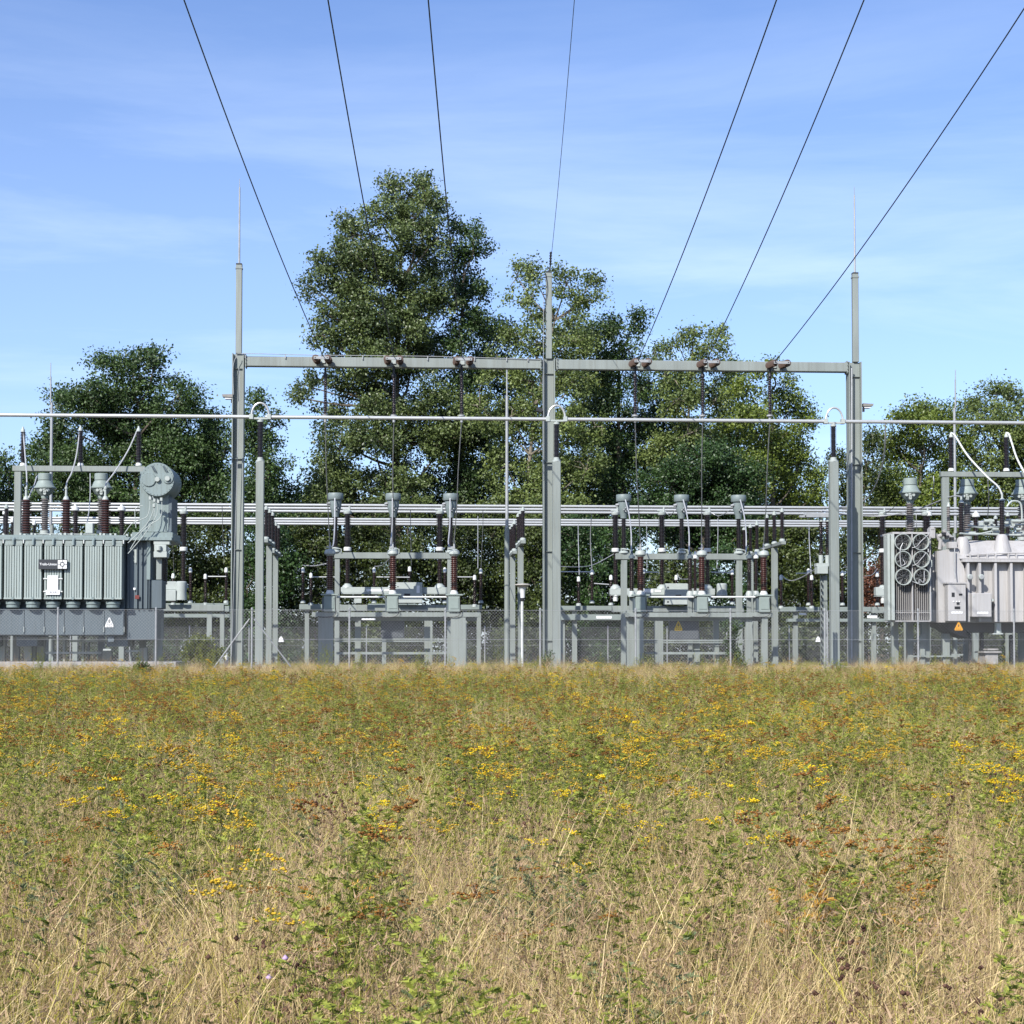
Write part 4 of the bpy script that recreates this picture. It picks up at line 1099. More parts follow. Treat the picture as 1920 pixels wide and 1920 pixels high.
def flood(px, py, sgn, label):
    Y = PY - .1; p = P(px, py, Y)
    r = thing("floodlight", p, label, "floodlight", "floodlights on the outer gantry posts")
    m = MB(); w = .34
    m.prism([(p.x - w / 2, p.z), (p.x + w / 2, p.z + .02), (p.x + w / 2 + .02 * sgn, p.z + .09), (p.x - w / 2, p.z + .11)] if sgn > 0 else [(p.x - w / 2, p.z + .02), (p.x + w / 2, p.z), (p.x + w / 2, p.z + .11), (p.x - w / 2 - .02, p.z + .1)], Y - .14, Y + .14)
    m.build("housing", M['fl'], r)
    MB().box((p.x - sgn * .02, Y, p.z - .03), (.22, .22, .04)).build("glass", "lamp", r)
    MB().box((p.x - sgn * .13, Y, p.z - .1), (.06, .08, .14)).build("bracket", "dark", r)
M['fl'] = mat("weathered_grey_housing", (0.24, 0.23, 0.21), .5, .1)
flood(427.5, 746, -1, "weathered floodlight on the outer side of the left gantry post")
flood(1626, 763, 1, "weathered floodlight on the outer side of the right gantry post")
r = thing("small_floodlight", P(1011, 771, PY), "small dark floodlight on the left side of the middle post", "floodlight")
m = MB(); p = P(1011, 769, PY - .1); m.box(p, (.2, .25, .14), ry=.3); m.build("housing", "dark", r)
m = MB(); m.tube([p, P(1017, 771, PY - .05), P(1017, 778, PY - .05)], .02, 6); m.build("bracket", "dark", r)

# ------------------------------------------------------------------ blue-grey transformer (left)
TY = 57.4
tr = thing("power_transformer", base(150, TY), "blue-grey power transformer with six radiator panels and dark name sign", "transformer")
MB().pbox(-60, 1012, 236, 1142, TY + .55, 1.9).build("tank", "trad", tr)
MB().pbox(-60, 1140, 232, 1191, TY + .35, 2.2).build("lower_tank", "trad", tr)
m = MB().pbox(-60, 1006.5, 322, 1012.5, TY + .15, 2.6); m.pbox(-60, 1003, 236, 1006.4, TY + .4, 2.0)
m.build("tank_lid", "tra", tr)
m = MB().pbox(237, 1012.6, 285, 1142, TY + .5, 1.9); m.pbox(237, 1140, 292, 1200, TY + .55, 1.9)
for x in (241, 256, 265, 275, 279): m.pbox(x, 1014, x + 1.4, 1141, TY + .42, .1)
m.build("end_tank", "trad", tr)
MB().pbox(284, 1088, 304, 1141, TY + .3, .9).build("side_box", "trad", tr)
m = MB().pbox(275, 1013, 282, 1087, TY + .4, .2); m.build("riser_pipe", "tra", tr)
MB().pbox(252, 1030, 256, 1055, TY + .4, .03).build("riser_label", "light", tr)
MB().pbox(253, 1116, 261, 1123, TY + .41, .03).build("danger_label", "reds", tr)
MB().pbox(250, 1102, 254, 1106, TY + .41, .03).build("small_label", "paper", tr)
rads = [(-67, -34), (-29.5, 3.5), (8, 41.5), (45.5, 78.5), (83, 116.5), (120.5, 154.5), (158.5, 191.5), (195.5, 229)]
for (a, c) in rads:
    m = MB()
    xa, xb = P(a, 1070, TY).x, P(c, 1070, TY).x
    zt, zb = P(100, 1024, TY).z, P(100, 1123, TY).z
    n = 7; w = (xb - xa)
    # corrugated face
    pts = []
    for k in range(n):
        x = xa + w * (k + .5) / n; h = w / n
        pts += [(x - h * .5, .0), (x - h * .34, -.035), (x + h * .34, -.035)]
    pts.append((xb, 0))
    vs = [(x, TY + d, zb) for x, d in pts] + [(x, TY + d, zt) for x, d in pts]
    q = len(pts); m.add(vs, [(i, i + 1, i + 1 + q, i + q) for i in range(q - 1)])
    m.box(((xa + xb) / 2, TY + .26, (zt + zb) / 2), (w * .99, .5, zt - zb))
    # sloping shoulder with horizontal ribs
    for k in range(4):
        z = zt + .012 + k * .045
        m.box(((xa + xb) / 2, TY + .24 + k * .02, z + .02), (w * (1.0 - .02 * k), .5, .035))
    m.box(((xa + xb) / 2, TY - .025, zb + .015), (w, .06, .05))
    m.build("radiator", "rad", tr)
    m = MB(); xc = (xa + xb) / 2
    m.tube([(xc, TY + .1, zt + .26), (xc, TY - .04, zt + .17), (xc + .0, TY - .05, zt + .03)], .045, 8)
    m.lathe((xc, TY - .05, zb + .02), [(.05, 0), (.05, .03)], 12, (0, -1, 0))
    m.build("header_pipe", "tra", tr)
    m = MB().box((xb + .035, TY + .1, P(100, 1015.5, TY).z), (.03, .25, .12)); m.build("bracket", "white", tr)
    # bottom fan cone
    fx = P((a + c) / 2, 1133, TY + .2).x; zf = P(100, 1140, TY + .2).z
    m = MB().lathe((fx - .02, TY + .28, zf), [(.20, 0), (.22, .02), (.22, .1), (.25, .13), (.25, .2), (.15, .25)], 20)
    m.build("cooling_fan", "tra", tr)
m = MB().pbox(-60, 1125.5, 232, 1128.5, TY + .42, .1)
m.build("support_rail", "trad", tr)
m = MB()
for x in (44, 82, 119, 156, 194, 232): m.pbox(x, 1175, x + 1.2, 1185, TY + .30, .04)
m.build("lower_tank_tab", "light", tr)
m = MB(); 
for x in (44, 82, 119, 156, 194): m.pbox(x, 1142, x + 1.0, 1189, TY + .325, .03)
m.build("lower_tank_rib", "trad", tr)
# sign
MB().pbox(72, 1049, 126, 1067.3, TY - .16, .05).build("name_sign", "sign", tr)
ns = [o for o in bpy.data.objects if o.name.startswith("name_sign")][0]
pc = P(90.5, 1058, TY - .165)
lettering("lettering", "Trafo-Union", 0.112, pc, "paper", ns); ROOT[ns.name] = ROOT[tr.name]
bpy.data.objects["lettering"].location = pc - ROOT[tr.name]
m = MB()
def ring(x0, y0, x1, y1, t, Y):
    m.pbox(x0, y0, x1, y0 + t, Y, .006); m.pbox(x0, y1 - t, x1, y1, Y, .006)
    m.pbox(x0, y0 + t, x0 + t, y1 - t, Y, .006); m.pbox(x1 - t, y0 + t, x1, y1 - t, Y, .006)
MB().pbox(108.5, 1050.4, 125, 1066, TY - .172, .01).build("emblem_plate", "paper", ns)
m = MB(); ring(113, 1054, 120.5, 1062, 1.5, TY - .18)
m.pbox(109, 1057.6, 112.9, 1058.6, TY - .18, .006); m.pbox(120.6, 1057.6, 124.6, 1058.6, TY - .18, .006); m.pbox(116.3, 1050.8, 117.3, 1053.9, TY - .18, .006); m.pbox(116.3, 1062.1, 117.3, 1065.6, TY - .18, .006)
m.build("emblem", "sign", ns)
MB().pbox(89, 1079, 108.8, 1105.6, TY - .09, .03).build("white_notice", "paper", tr)
pl = MB().pbox(86, 1106, 112, 1115, TY - .1, .03).build("number_plate", "paper", tr)
m = MB()
for x, w in ((93, 4), (99, 2), (102, 3), (106, 1.5)): m.pbox(x, 1108.6, x + w, 1112, TY - .104, .003)
m.build("mark", "galv", pl)
m = MB()
for yy in (1085, 1109):
    m.pbox(81, yy - 1, 88.8, yy + 1, TY - .07, .03); m.pbox(109, yy - 1, 117, yy + 1, TY - .07, .03)
m.build("notice_clip", "white", tr)
sign_tri(205, 1158, 1176, 15, TY + .32, "paper", tr)
MB().pbox(202, 1192, 214, 1204, TY + .5, .3).build("drain_valve", "trad", tr)
for a, c in ((30, 70), (-30, -5), (200, 240)):
    MB().pbox(a, 1191.5, c, 1212, TY + .8, 1.4).build("skid", "trad", tr)
# bushings
for px in (49, 124, 197.5):
    bsh = MB().pins(px, 937, 1001, TY + 1.2, 20.5, 14, 18).build("bushing", "red", tr)
    ROOT[bsh.name] = ROOT[tr.name]
    MB().plathe(px, [(22, 1006), (22, 1002), (17, 1001)], TY + 1.2).build("flange", "tra", bsh)
    MB().plathe(px, [(12, 937), (9, 932), (5, 930), (4, 918), (6, 917), (6, 914), (3, 913)], TY + 1.2, 12).build("stud", "light", bsh)
m = MB()
for x in (36, 44, 57, 64, 112, 120, 132, 186, 193, 205, 214, 150, 92, 236, 245): m.pbox(x, 999 + (x % 3), x + 4, 1006, TY + .5, .2)
m.pbox(60, 1000.5, 180, 1002, TY + .9, .1); m.pbox(160, 981, 174, 1000, TY + 1.0, .3)
m.build("lid_fittings", "light", tr)
for px in (20, 106, 146, 229):
    pass
# conservator
cy0 = P(295, 899, TY + .2); rC = 32 / sc(295, TY)
con = MB().lathe((cy0.x, TY + .2, cy0.z), [(rC * .97, 0), (rC, .03), (rC, 1.75), (rC * .97, 1.8), (rC * .5, 1.88)], 40, (0, 1, 0)).build("conservator", "tra", tr)
ROOT[con.name] = ROOT[tr.name]
m = MB()
def disc(px, py, rp, d, ring_=False):
    p = P(px, py, TY + .2); k = sc(px, TY)
    m.lathe((p.x, TY + .198, p.z), [(rp / k, 0), (rp / k, d), (rp / k * .95, d + .01)], 24, (0, -1, 0))
disc(279, 899, 13.5, .03); disc(315, 897, 10, .03)
m.build("cover_plate", "tra", con)
m = MB()
pd = P(295, 899, TY + .2)
for k in range(28):
    a = k * math.tau / 28
    m.lathe((pd.x + rC * .9 * math.cos(a), TY + .2, pd.z + rC * .9 * math.sin(a)), [(.013, 0), (.013, .02)], 6, (0, -1, 0))
for k in range(14):
    a = k * math.tau / 14; q = P(279, 899, TY + .2)
    m.lathe((q.x + .215 * math.cos(a), TY + .17, q.z + .215 * math.sin(a)), [(.010, 0), (.010, .02)], 6, (0, -1, 0))
m.build("bolt_ring", "tra", con)
m = MB()
disc(295.5, 899, 4.6, .09); disc(314.5, 897.5, 4.8, .10)
m.build("oil_gauge", "light", con)
m = MB()
for x in (286, 307): m.ptube([(x, 873, TY + .17), (x + 6, 884, TY + .14)], .02); m.ptube([(x - 2, 874, TY + .17), (x + 3, 884, TY + .14)], .012)
m.build("gauge_cable", "trad", con)
p0, p1 = P(265, 930, TY + .5), P(316, 930, TY + .5)
m = MB(); zt = P(290, 925, TY + .5).z; zb = P(290, 997, TY + .5).z
m.box(((p0.x + p1.x) / 2 + .0, TY + .55, (zt + zb) / 2), (p1.x - p0.x, .06, zt - zb))
m.pbox(262, 884, 275, 998, TY + .95, .25)
m.build("support_plate", "tra", tr)
m = MB().pbox(316, 932, 322, 1003, TY + .5, 1.4); m.build("support_side", "trad", tr)
m = MB().pbox(247, 998, 324, 1012, TY + .3, 1.9); m.build("platform", "tra", tr)
m = MB()
for q in ([(281, 929, TY), (281, 950, TY), (276, 968, TY), (262, 975, TY - .05), (246, 983, TY - .05), (232, 1003, TY - .05)],
          [(289, 935, TY), (288, 955, TY), (275, 983, TY - .02), (240, 1018, TY - .08)],
          [(295, 935, TY), (294, 965, TY), (270, 1003, TY - .02), (240, 1038, TY - .08)],
          [(303, 933, TY), (302, 968, TY), (280, 985, TY - .02), (262, 1002, TY - .04), (244, 1030, TY - .08)],
          [(286, 930, TY), (290, 945, TY), (289, 968, TY)], [(255, 990, TY), (253, 958, TY), (260, 950, TY), (268, 948, TY)]):
    m.ptube(q, .014, sub=4)
m.build("oil_pipe", "light", tr)
m = MB()
for x, y in ((281, 934), (289, 938), (296, 940), (302, 936), (288, 948)): MB().pbox(x - 2, y - 3, x + 2.5, y + 3, TY - .05, .12).build("valve", "light", tr)
m = MB().pbox(288, 1014, 318, 1021, TY + .2, .4); m.pbox(289, 1021, 312, 1034, TY + .2, .4); m.pbox(288, 1034, 313, 1045, TY + .15, .5)
m.plathe(297.5, [(10, 1032), (10, 1024)], TY + .15)
m.build("relay_box", "light", tr)
m = MB().pins(305.5, 1046, 1096, TY + 1.2, 10, 15).pins(310, 1046, 1096, TY + 1.5, 9, 15); m.build("side_bushing", "brown", tr)
MB().pbox(293, 1046, 303, 1087, TY + .4, .15).build("bracket_post", "steel", tr)
# frames and posts under it
b = MB(); b.pbox(-60, 1241, 330, 1253, 56.0, 7.5)
tag(b.build("foundation_slab", "conc"), kind='structure')
st = thing("transformer_plinth", base(120, TY), "pale posts and struts standing under the blue-grey transformer", "plinth")
for (x, w, y0) in ((4, 10, 1190), (52, 14, 1192), (62, 10, 1192), (76, 14, 1200), (120, 4, 1192), (155, 4, 1192), (200, 18, 1219), (245, 2.4, 1192), (268, 16, 1214), (289, 3, 1185), (299, 8, 1160), (165, 3, 1200), (98, 3, 1200)):
    MB().pbox(x - w / 2, y0, x + w / 2, 1241, TY + 1.2 + (x % 7) * .1, .25).build("post", "steel", st)
m = MB()
for (x0, x1, y) in ((70, 130, 1194), (85, 190, 1222), (235, 262, 1219), (130, 230, 1200)): m.pbox(x0, y, x1, y + 4, TY + 1.1, .1)
m.build("strut", "steel", st)
MB().pbox(193, 1216, 208, 1220, TY + .9, .5).build("roller_plate", "light", st)

# arrester frame over the left transformer
def arrester_frame(xa, xb, y0, y1, Y, posts, label):
    r = thing("arrester_frame", base((xa + xb) / 2, Y), label, "steel frame", "high frames carrying dark arresters over the transformers")
    MB().pbox(xa, y0, xb, y1, Y, .22).build("beam", "steel", r)
    for (a, c, yb) in posts: MB().pbox(a, y1, c, yb, Y + .02, .18).build("post", "steel", r)
    return r
arrester_frame(23, 272, 873.5, 884, TY + 1.9, ((25, 37.5, 1240), (262, 274, 1240)), "high grey frame of beam and posts over the blue-grey transformer")
arrester_frame(1765, 2060, 885, 894.5, 60.6, ((1768.5, 1781.5, 1240), (2040, 2052, 1240)), "high grey frame of beam and post over the pinkish transformer")
ga2 = "dark arresters standing on the high frames"
for i, (px, Y, y0, y1, lb) in enumerate(((43, TY + 2.0, 810, 868, "at the left end of the left frame"), (151, TY + 2.0, 808, 868, "in the middle of the left frame"), (260, TY + 2.0, 809, 868, "next to the conservator drum"),
                                         (1783.5, 60.7, 820, 878, "at the left end of the right frame"), (1887, 60.7, 820, 878, "second on the right frame, near the picture edge"))):
    r = thing("surge_arrester", P(px, y1 + 5.5, Y), "dark ribbed arrester on the high frame, " + lb, "arrester", ga2)
    MB().pins(px, y0, y1, Y, 11, 21, 14).build("insulator", "brown", r)
    MB().plathe(px, [(12, y1 + 5.5), (11, y1 + 2), (8, y1)], Y).build("foot", "white", r)
    MB().plathe(px, [(8, y0), (8, y0 - 4), (4, y0 - 7), (3, y0 - 10)], Y, 12).build("cap", "light", r)
    MB().plathe(px, [(6, y0 - 3.5), (6, y0 - 2.5)], Y, 12)
gl = "bright leads from the high arresters to the bushings"
cable([(43, 802, TY + 2), (46, 840, TY + 1.8), (50, 890, TY + 1.4), (50, 916, TY + 1.2)], .024, "bright lead at the left end of the left frame", "lead_cable", "wirel", gl)
cable([(150, 802, TY + 2), (144, 850, TY + 1.8), (135, 885, TY + 1.4), (126, 903, TY + 1.3), (124, 916, TY + 1.2)], .024, "bright lead from the middle arrester of the left frame", "lead_cable", "wirel", gl)
cable([(259, 803, TY + 2), (240, 845, TY + 1.8), (215, 885, TY + 1.5), (200, 905, TY + 1.3), (197.5, 916, TY + 1.2)], .024, "bright slanting lead from the arrester beside the conservator drum", "lead_cable", "wirel", gl)
cable([(1782, 814, 60.7), (1787, 813, 60.6), (1794, 822, 60.4), (1815, 855, 60.0), (1850, 893, 59.5), (1871, 912, 59.4), (1879, 928, 59.4)], .034, "thick white lead curving down from the left arrester of the right frame", "lead_cable", "white", gl)
cable([(1886, 814, 60.7), (1891, 813, 60.6), (1897, 830, 60.4), (1907, 860, 60.0), (1926, 895, 59.6)], .034, "thick white lead from the second arrester leaving at the right edge", "lead_cable", "white", gl)
cable([(69, 893, 61), (64, 910, 60.3), (57, 925, 59), (53, 936, 58.8)], .022, "short lead left of the first mushroom head", "lead_cable", "wirel", gl)
cable([(169, 888, 62), (169, 930, 61), (166, 965, 60), (163, 980, 59)], .018, "upright lead left of the second mushroom head", "lead_cable", "wirel", gl)
cable([(1750, 893, 62), (1751, 905, 62), (1749, 925, 63), (1746, 955, 66)], .018, "upright lead hanging left of the right frame", "lead_cable", "wirel", gl)
cable([(1852, 900, 61.5), (1854, 930, 62), (1852, 970, 63)], .018, "upright lead hanging behind the right frame beam", "lead_cable", "wirel", gl)

# mushroom-head transformers
gm = "grey-stemmed transformers with mushroom heads"
def make_mush(px, Y, ytop, label):
    """heights measured from the head top in pixels"""
    y = lambda d: ytop + d
    r = thing("mushroom_head_transformer", base(px, Y), label, "instrument transformer", gm)
    MB().plathe(px, [(23, y(13)), (25, y(12.3)), (25, y(.8)), (23, y(0)), (2, y(-.3))], Y, 24).build("cap", "head", r)
    MB().plathe(px, [(14, y(42)), (25, y(38)), (33, y(31)), (37, y(29)), (41, y(28)), (41, y(26)), (34, y(23)), (29, y(17)), (25, y(13.5))], Y, 28).build("head_body", "head", r)
    m = MB()
    for dx, dy_ in ((-7, 31), (6, 31), (0, 33), (0, 37), (-1, 29)):
        p = P(px + dx, y(dy_), Y - .3); m.lathe(p, [(.055, -.05), (.055, .05)], 8, (0, -1, 0))
    m.build("terminal", "light", r)
    m = MB().plathe(px, [(12, y(47)), (14, y(44)), (14, y(42))], Y, 14); m.build("neck", "head", r)
    MB().pins(px, y(47), y(107), Y, 17.5, 15, 16).build("insulator", "greyp", r)
    MB().plathe(px, [(18, y(113)), (18, y(107))], Y, 16).build("foot", "light", r)
    MB().pbox(px - 6, y(113), px + 6, 1242, Y - .1, .2).build("post", "steel", r)
    return r
make_mush(84, 61.8, 888, "mushroom-head transformer left under the left frame")
make_mush(190, 61.8, 888, "mushroom-head transformer right under the left frame, near the conservator")
make_mush(1706.5, 62.2, 897, "mushroom-head transformer above the cooling fans")
make_mush(1813.5, 62.2, 899, "mushroom-head transformer just right of the right frame post")
make_mush(1917, 62.2, 900, "mushroom-head transformer cut by the right edge")
gb = "tall dark posts seen behind the transformers"
for i, (px, y0, y1, w, lb) in enumerate(((141, 958, 1003, 12, "between two red-brown bushings of the left transformer"), (228, 958, 1003, 12, "left of the oil pipes of the left transformer"), (1740, 968, 1004, 12, "directly left of the right frame post, white capped"),
                                (1830, 970, 1003, 11, "right of the second mushroom head"))):
    Y = 70.2
    r = thing("post_insulator", base(px, Y), "dark post insulator " + lb, "insulator", gb)
    MB().pins(px, y0, y1 + 40, Y, w, 24).build("insulator", "brown", r)
    MB().plathe(px, [(13, y0), (15, y0 - 1), (14, y0 - 7), (6, y0 - 9), (4, y0 - 12)], Y).build("cap", "white", r)
    MB().pbox(px - 5, y1 + 40, px + 5, 1243, Y, .2).build("post", "steel", r)

# ------------------------------------------------------------------ pinkish-grey transformer with fans (right)
RY = 58.4
tp = thing("power_transformer", base(1800, RY), "pinkish-grey power transformer with six round cooling fans and two control cabinets", "transformer")
# radiator bank
m = MB()
kR = sc(1700, RY)
xa, xb = P(1678, 1080, RY).x, P(1745, 1080, RY).x
zt, zb = P(1700, 1000, RY).z, P(1700, 1163, RY).z
nf = 17
for k in range(nf):
    x = xa + (xb - xa) * (k + .5) / nf
    m.box((x, RY + .5, (zt + zb) / 2), (.007, .6, zt - zb - .02))
rb = m.build("radiator_fins", "trb", tp); ROOT[rb.name] = ROOT[tp.name]
MB().box(((xa + xb) / 2, RY + .56, (zt + zb) / 2), (xb - xa - .02, .45, zt - zb - .06)).build("radiator_shade_core", M.setdefault('belly', mat("painted_shade_grey", (0.10, .10, .105), .6)), rb)  # dark box behind the fins: the shade between them painted as colour
m = MB()
m.pbox(1671.5, 1001, 1677.5, 1163, RY + .05, .5); m.pbox(1669.5, 1003, 1671.3, 1162, RY + .15, .3); m.pbox(1664.5, 1001, 1669.3, 1163, RY + .1, .5)
m.build("side_panel", "light", tp)
m = MB().pbox(1673, 997.5, 1743, 1001, RY + .1, 1.5); m.pbox(1710, 1000.5, 1711.8, 1163, RY + .1, .08); m.pbox(1743.5, 1001.5, 1745.5, 1163, RY + .1, .08)
m.pbox(1678, 1163.5, 1746, 1165.5, RY + .1, 1.3)
m.pbox(1679, 1148, 1744, 1148.8, RY + .13, .03)
m.build("radiator_frame", "trb", tp)
for (px, py) in ((1692, 1016.5), (1726, 1016.5), (1692.8, 1049), (1726.8, 1049), (1693.5, 1081.6), (1727.8, 1081.6)):
    c = P(px, py, RY); R_ = 15.4 / kR
    m = MB().lathe((c.x, RY + .14, c.z), [(R_ * .91, 0), (R_ * .91, .2), (R_ * .94, .22), (R_ * 1.02, .22), (R_ * 1.03, .19), (R_, .17), (R_ * .96, .0)], 32, (0, -1, 0), cap=False)
    fo = m.build("cooling_fan", "light", tp); ROOT[fo.name] = ROOT[tp.name]
    m = MB()
    for k in range(7):
        a = k * math.tau / 7 + px
        pts = []
        for rr, w_ in ((.18, .07), (.86, .16)):
            for sg, dd in ((-1, .03), (1, -.03)):
                an = a + sg * w_ / rr * .9
                pts.append((c.x + R_ * rr * math.cos(an), RY + .04 + dd, c.z + R_ * rr * math.sin(an)))
        m.add([pts[0], pts[1], pts[3], pts[2]], [(0, 1, 2, 3)])
        m.add([(x, y + .006, z) for x, y, z in (pts[0], pts[1], pts[3], pts[2])], [(3, 2, 1, 0)])
    m.build("fan_blades", M['blade'] if 'blade' in M else M.setdefault('blade', mat("dark_fan_blade", (0.05, 0.055, 0.06), .4)), fo)
    m = MB()
    for k in range(4):
        a = k * math.pi / 4 + .3
        m.cyl((c.x - R_ * math.cos(a), RY - .07, c.z - R_ * math.sin(a)), (c.x + R_ * math.cos(a), RY - .07, c.z + R_ * math.sin(a)), .0022, n=4)
    for rr in (.3, .5, .7, .85):
        m.tube([(c.x + R_ * rr * math.cos(t * math.tau / 20), RY - .075, c.z + R_ * rr * math.sin(t * math.tau / 20)) for t in range(21)], .0014, 4)
    m.build("guard", "galv", fo)
    MB().lathe((c.x, RY + .06, c.z), [(.065, 0), (.065, .12), (.03, .15)], 14, (0, -1, 0)).build("motor", "dark", fo)
m = MB()
for q in ([(1693, 1018, RY - .1), (1688, 1030, RY - .12), (1688, 1050, RY - .12), (1690, 1060, RY - .12), (1697, 1057, RY - .12), (1693, 1049, RY - .1)],
          [(1710, 1027, RY - .05), (1718, 1025, RY - .1), (1728, 1014, RY - .12), (1742, 1001, RY - .1)],
          [(1711, 1060, RY - .05), (1718, 1058, RY - .1), (1729, 1046, RY - .12), (1737, 1036, RY - .12)],
          [(1711, 1090, RY - .05), (1722, 1094, RY - .1), (1724, 1086, RY - .12), (1732, 1092, RY - .12), (1733, 1070, RY - .12)]):
    m.ptube(q, .013, sub=4)
m.build("fan_cable", "wirel", tp)
# tank
m = MB().pbox(1748, 1040, 1812, 1166, RY + .75, 1.9)
m.build("end_tank", "trb", tp)
m = MB()
# shaded return panel left of the tank
a, c = P(1751, 1100, RY + .45), P(1768, 1100, RY + .45)
poly = [(P(1757, 1033, RY + .4).x, P(1757, 1033, RY + .4).z), (P(1795, 1028, RY + .4).x, P(1795, 1028, RY + .4).z), (P(1803, 1045, RY + .4).x, P(1803, 1045, RY + .4).z),
        (P(1811, 1080, RY + .4).x, P(1811, 1080, RY + .4).z), (P(1812, 1167, RY + .4).x, P(1812, 1167, RY + .4).z), (P(1760, 1167, RY + .4).x, P(1760, 1167, RY + .4).z)]
m.prism(poly[::-1], RY + .4, RY + .75)
m.build("end_cover", "trb", tp)
MB().pbox(1812, 1052, 2040, 1167, RY + .5, 2.0).build("tank", "trb", tp)
MB().pbox(1806, 1048.5, 2040, 1054, RY + .15, 2.5).build("tank_flange", "trb", tp)
m = MB()
for x in (1816, 1837, 1867.5, 1897, 1926): m.pbox(x - 2.3, 1054.2, x + 2.3, 1166, RY + .2, .32)
m.build("stiffener", "trb", tp)
# sloping cover with turrets
z0 = P(1860, 1048, RY + .4).z; z1 = P(1860, 1014, RY + 1.2).z
xL0, xL1 = P(1800, 1048, RY + .3).x, P(1822, 1012, RY + .9).x
xr = P(2040, 1048, RY).x
m = MB(); A = [(xL0, RY + .3, z0), (xr, RY + .3, z0), (xr, RY + 1.1, z1), (xL1, RY + 1.1, z1), (xL0, RY + 2.6, z0), (xr, RY + 2.6, z0), (xr, RY + 1.9, z1), (xL1, RY + 1.9, z1)]
m.add(A, [(0, 1, 2, 3), (3, 2, 6, 7), (7, 6, 5, 4), (0, 3, 7, 4), (1, 5, 6, 2)])
m.build("cover", "trb", tp)
for px, y0, y1, w0, w1 in ((1805, 1030, 1008, 30, 18), (1879, 1032, 1003, 36, 17), (1950, 1032, 1003, 36, 17)):
    p0 = P(px, y0 + 6, RY + .75)
    MB().lathe((p0.x, RY + .75, p0.z - .2), [(w0 / 2 / kR, 0), (w0 / 2 / kR * .96, .3), (w1 / 2 / kR * 1.15, P(px, y1 + 2, RY + .75).z - p0.z + .2), (w1 / 2 / kR * .8, P(px, y1, RY + .75).z - p0.z + .22)], 22).build("turret", "trb", tp)
for px, y0, y1, w in ((1802.5, 943, 1007, 12), (1879, 938.5, 1002, 12.5), (1950, 938, 1002, 12.5)):
    bs = MB().pins(px, y0, y1, RY + .75, w, 20, 14).build("bushing", "red" if 0 else "brown", tp); ROOT[bs.name] = ROOT[tp.name]
    MB().plathe(px, [(w, y0), (8, y0 - 3), (4, y0 - 5), (4, y0 - 12)], RY + .75, 12).build("stud", "light", bs)
MB().pins(1778.5, 950, 995, RY + 1.4, 7.5, 13, 12).build("grey_bushing", "greyp", tp)
MB().plathe(1778.5, [(8, 950), (5, 946), (4, 942)], RY + 1.4, 10).build("bushing_cap", "light", tp)
m = MB()
random.seed(3)
for k in range(46):
    x = random.uniform(1812, 1960); y = random.uniform(975, 1004)
    p = P(x, y, RY + random.uniform(1.0, 2.0)); s_ = random.uniform(.05, .13)
    if k % 3: m.cyl((p.x - s_ * 1.4, p.y, p.z), (p.x + s_ * 1.4, p.y, p.z), s_ * .5, n=8)
    else: m.box(p, (s_ * 1.5, s_, s_ * 1.3))
for q in ([(1800, 1000, RY + .6), (1830, 1002, RY + .8), (1860, 996, RY + .9)], [(1815, 985, RY + 1.6), (1850, 990, RY + 1.6), (1900, 984, RY + 1.6), (1960, 985, RY + 1.6)], [(1812, 1000, RY + 1.2), (1900, 1003, RY + 1.2), (1960, 1004, RY + 1.2)],
          [(1888, 950, RY + 1.8), (1897, 940, RY + 1.8), (1912, 942, RY + 1.8), (1916, 960, RY + 1.8), (1916, 990, RY + 1.8)]):
    m.ptube(q, .035, sub=3)
m.build("cover_fittings", "light", tp)
m = MB()
m.pbox(1744, 990, 1754, 1009, RY + .3, .35); m.pbox(1745, 988, 1752, 993, RY + .28, .3)
for (x, y, x2, y2) in ((1754, 1002, 1770, 1024), (1758, 1006, 1776, 1000), (1764, 1012, 1762, 1030), (1776, 1002, 1790, 1012), (1785, 1010, 1784, 1026), (1770, 994, 1776, 1010)):
    m.ptube([(x, y, RY + .5), (x2, y2, RY + .55)], .07, 10)
m.pbox(1779, 1016, 1795, 1028, RY + .25, .3)
m.build("pipework", "trb", tp)
m = MB(); 
for x, y in ((1768, 998), (1790, 1021), (1783, 1007), (1774, 1004)): MB().pbox(x, y, x + 6, y + 5, RY + .3, .2).build("valve", "dark", tp)
m = MB().pbox(1744, 1050, 1748, 1063, RY + .1, .2); m.pbox(1742, 1110, 1748, 1165, RY + .3, .2); m.build("side_strip", "light", tp)
m = MB().pins(1745, 1003, 1050, RY + 1.0, 6, 12, 10); m.build("rear_bushing", "brown", tp)
m = MB().ptube([(1790, 1028, RY + .2), (1789, 1060, RY + .15), (1791, 1085, RY + .1)], .02); m.build("capillary", "galv", tp)
m = MB(); m.ptube([(1812, 1042, RY + .35), (1830, 1040, RY + .35), (1880, 1037, RY + .35), (1960, 1036, RY + .35)], .03)
for x in (1818, 1833, 1850, 1866, 1890, 1905): m.pbox(x, 1038, x + 2.5, 1048, RY + .3, .1)
m.build("lid_rail", "trb", tp)
cab = MB().pbox(1777.5, 1094, 1811.5, 1165, RY - .1, .42).build("control_cabinet", "trb", tp); ROOT[cab.name] = ROOT[tp.name]
m = MB().pbox(1776, 1092, 1813, 1094.4, RY - .14, .5); m.build("cabinet_roof", "trb", cab)
m = MB().pbox(1784.5, 1111, 1790, 1119, RY - .112, .01); m.pbox(1798, 1113, 1804.5, 1116.5, RY - .112, .01); m.pbox(1790, 1137, 1800.5, 1142, RY - .112, .01); m.pbox(1794, 1129, 1799, 1133, RY - .13, .03); m.build("display", "dark", cab)
